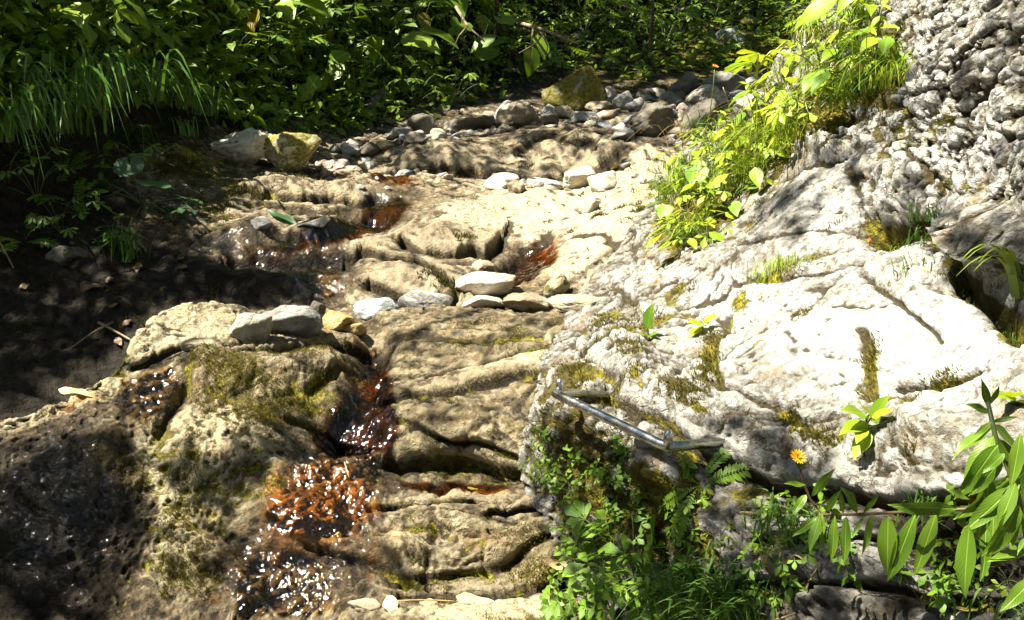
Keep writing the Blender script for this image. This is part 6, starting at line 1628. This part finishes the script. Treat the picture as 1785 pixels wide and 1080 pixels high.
rk = np.random.RandomState(51)
for i in range(22):
    u, v = (rk.uniform(290, 620), rk.uniform(262, 330)) if i < 12 else (rk.uniform(40, 330), rk.uniform(430, 640))
    if pline(C_CREST, u) < v + 12: continue
    dead_leaf(u, v, 'A', 'small brown dead leaf ' + ('on the moss by the two pale boulders' if i < 12 else 'on the black soil of the hollow'), rk.uniform(.04, .07), rk.uniform(.02, .035), rk.uniform(0, 6.28), ['dead', 'lf_yellow', 'litter'][i % 3] if i < 12 else 'litter', group='dead leaves left of the stream', droop=rk.uniform(.1, .5), lift=.012)
for i in range(2):
    u, v = rk.uniform(60, 330), rk.uniform(470, 620)
    if pline(C_CREST, u) < v + 14: continue
    pa, n_ = surf(u, v, 'A'); d_ = rk.normal(size=3); d_ -= n_ * (d_ @ n_); d_ *= rk.uniform(.06, .14) / np.linalg.norm(d_)
    V, Fc = tube_geo(bezier(pa + n_ * .012 - d_, pa + n_ * .03, pa + n_ * .012 + d_, 7), np.linspace(.006, .002, 7), 5)
    tag(link('twig', mesh_list('twig', V, Fc, M['twig'])), 'broken twig lying on the black soil of the hollow', 'twig', 'twigs in the hollow')

# ------------------------------------------------------------------ moss that has real pile
def moss_pile(name, label, mat, key, count, h, thresh, seed):
    rs = np.random.RandomState(seed); p = PATCH[key]
    me = p['obj'].data; a = np.empty(len(me.vertices), np.float32); me.attributes['moss'].data.foreach_get('value', a)
    a = a.reshape(p['U'].shape)
    w = np.clip(a + 0.9 * fbm(p['P'] * 9.0, 3, seed) - thresh, 0, 1)
    U, V = p['U'], p['V']
    ok = (U > -20) & (U < 1810) & (V > -20) & (V < 1100)
    du = np.gradient(p['P'], axis=1); dv = np.gradient(p['P'], axis=0)
    w = w * ok * np.linalg.norm(np.cross(du, dv), axis=-1) * (1.0 / np.maximum(np.linalg.norm(p['P'] - CAM, axis=-1), .8))
    w[:p['r0']] = 0; w[:, :p['c0']] = 0
    w = w.ravel() / w.sum()
    idx = rs.choice(len(w), count, p=w)
    P = p['P'].reshape(-1, 3)[idx] + rs.normal(0, .003, (count, 3)); N = p['N'].reshape(-1, 3)[idx]
    d = N + rs.normal(0, .55, (count, 3)) + np.array([0, 0, .25]); d /= np.linalg.norm(d, axis=1, keepdims=True)
    s = np.cross(d, rs.normal(size=(count, 3))); s /= np.linalg.norm(s, axis=1, keepdims=True)
    hh = (h * rs.uniform(.5, 1.4, count))[:, None]
    wd = hh * .16
    V = np.stack([P - s * wd - N * .002, P + s * wd - N * .002, P + d * hh], 1).reshape(-1, 3)
    Fc = np.arange(count * 3).reshape(-1, 3)
    o = link(name, mesh_np(name, V, Fc.astype(np.int32), M[mat], False, uv=np.tile([[0, .2], [0, .8], [1, .5]], (count, 1))))
    tag(o, label, None, None, 'stuff')
M['moss_y'] = mat_leaf('moss_pile', (0.045, 0.045, 0.006), (0.16, 0.14, 0.015), rib=0, rough=.8, trans=.2)
M['moss_o'] = mat_leaf('dull_moss_pile', (0.030, 0.032, 0.006), (0.10, 0.095, 0.015), rib=0, rough=.8, trans=.2)
moss_pile('moss', 'short moss on the rock wall and its grooves', 'moss_y', 'B', 80000, .007, .5, 1)
moss_pile('moss', 'short olive moss over the wet ledges', 'moss_y', 'C', 60000, .005, .4, 2)
moss_pile('moss', 'moss at the dark edge of the stream bed', 'moss_o', 'A', 50000, .016, .5, 3)
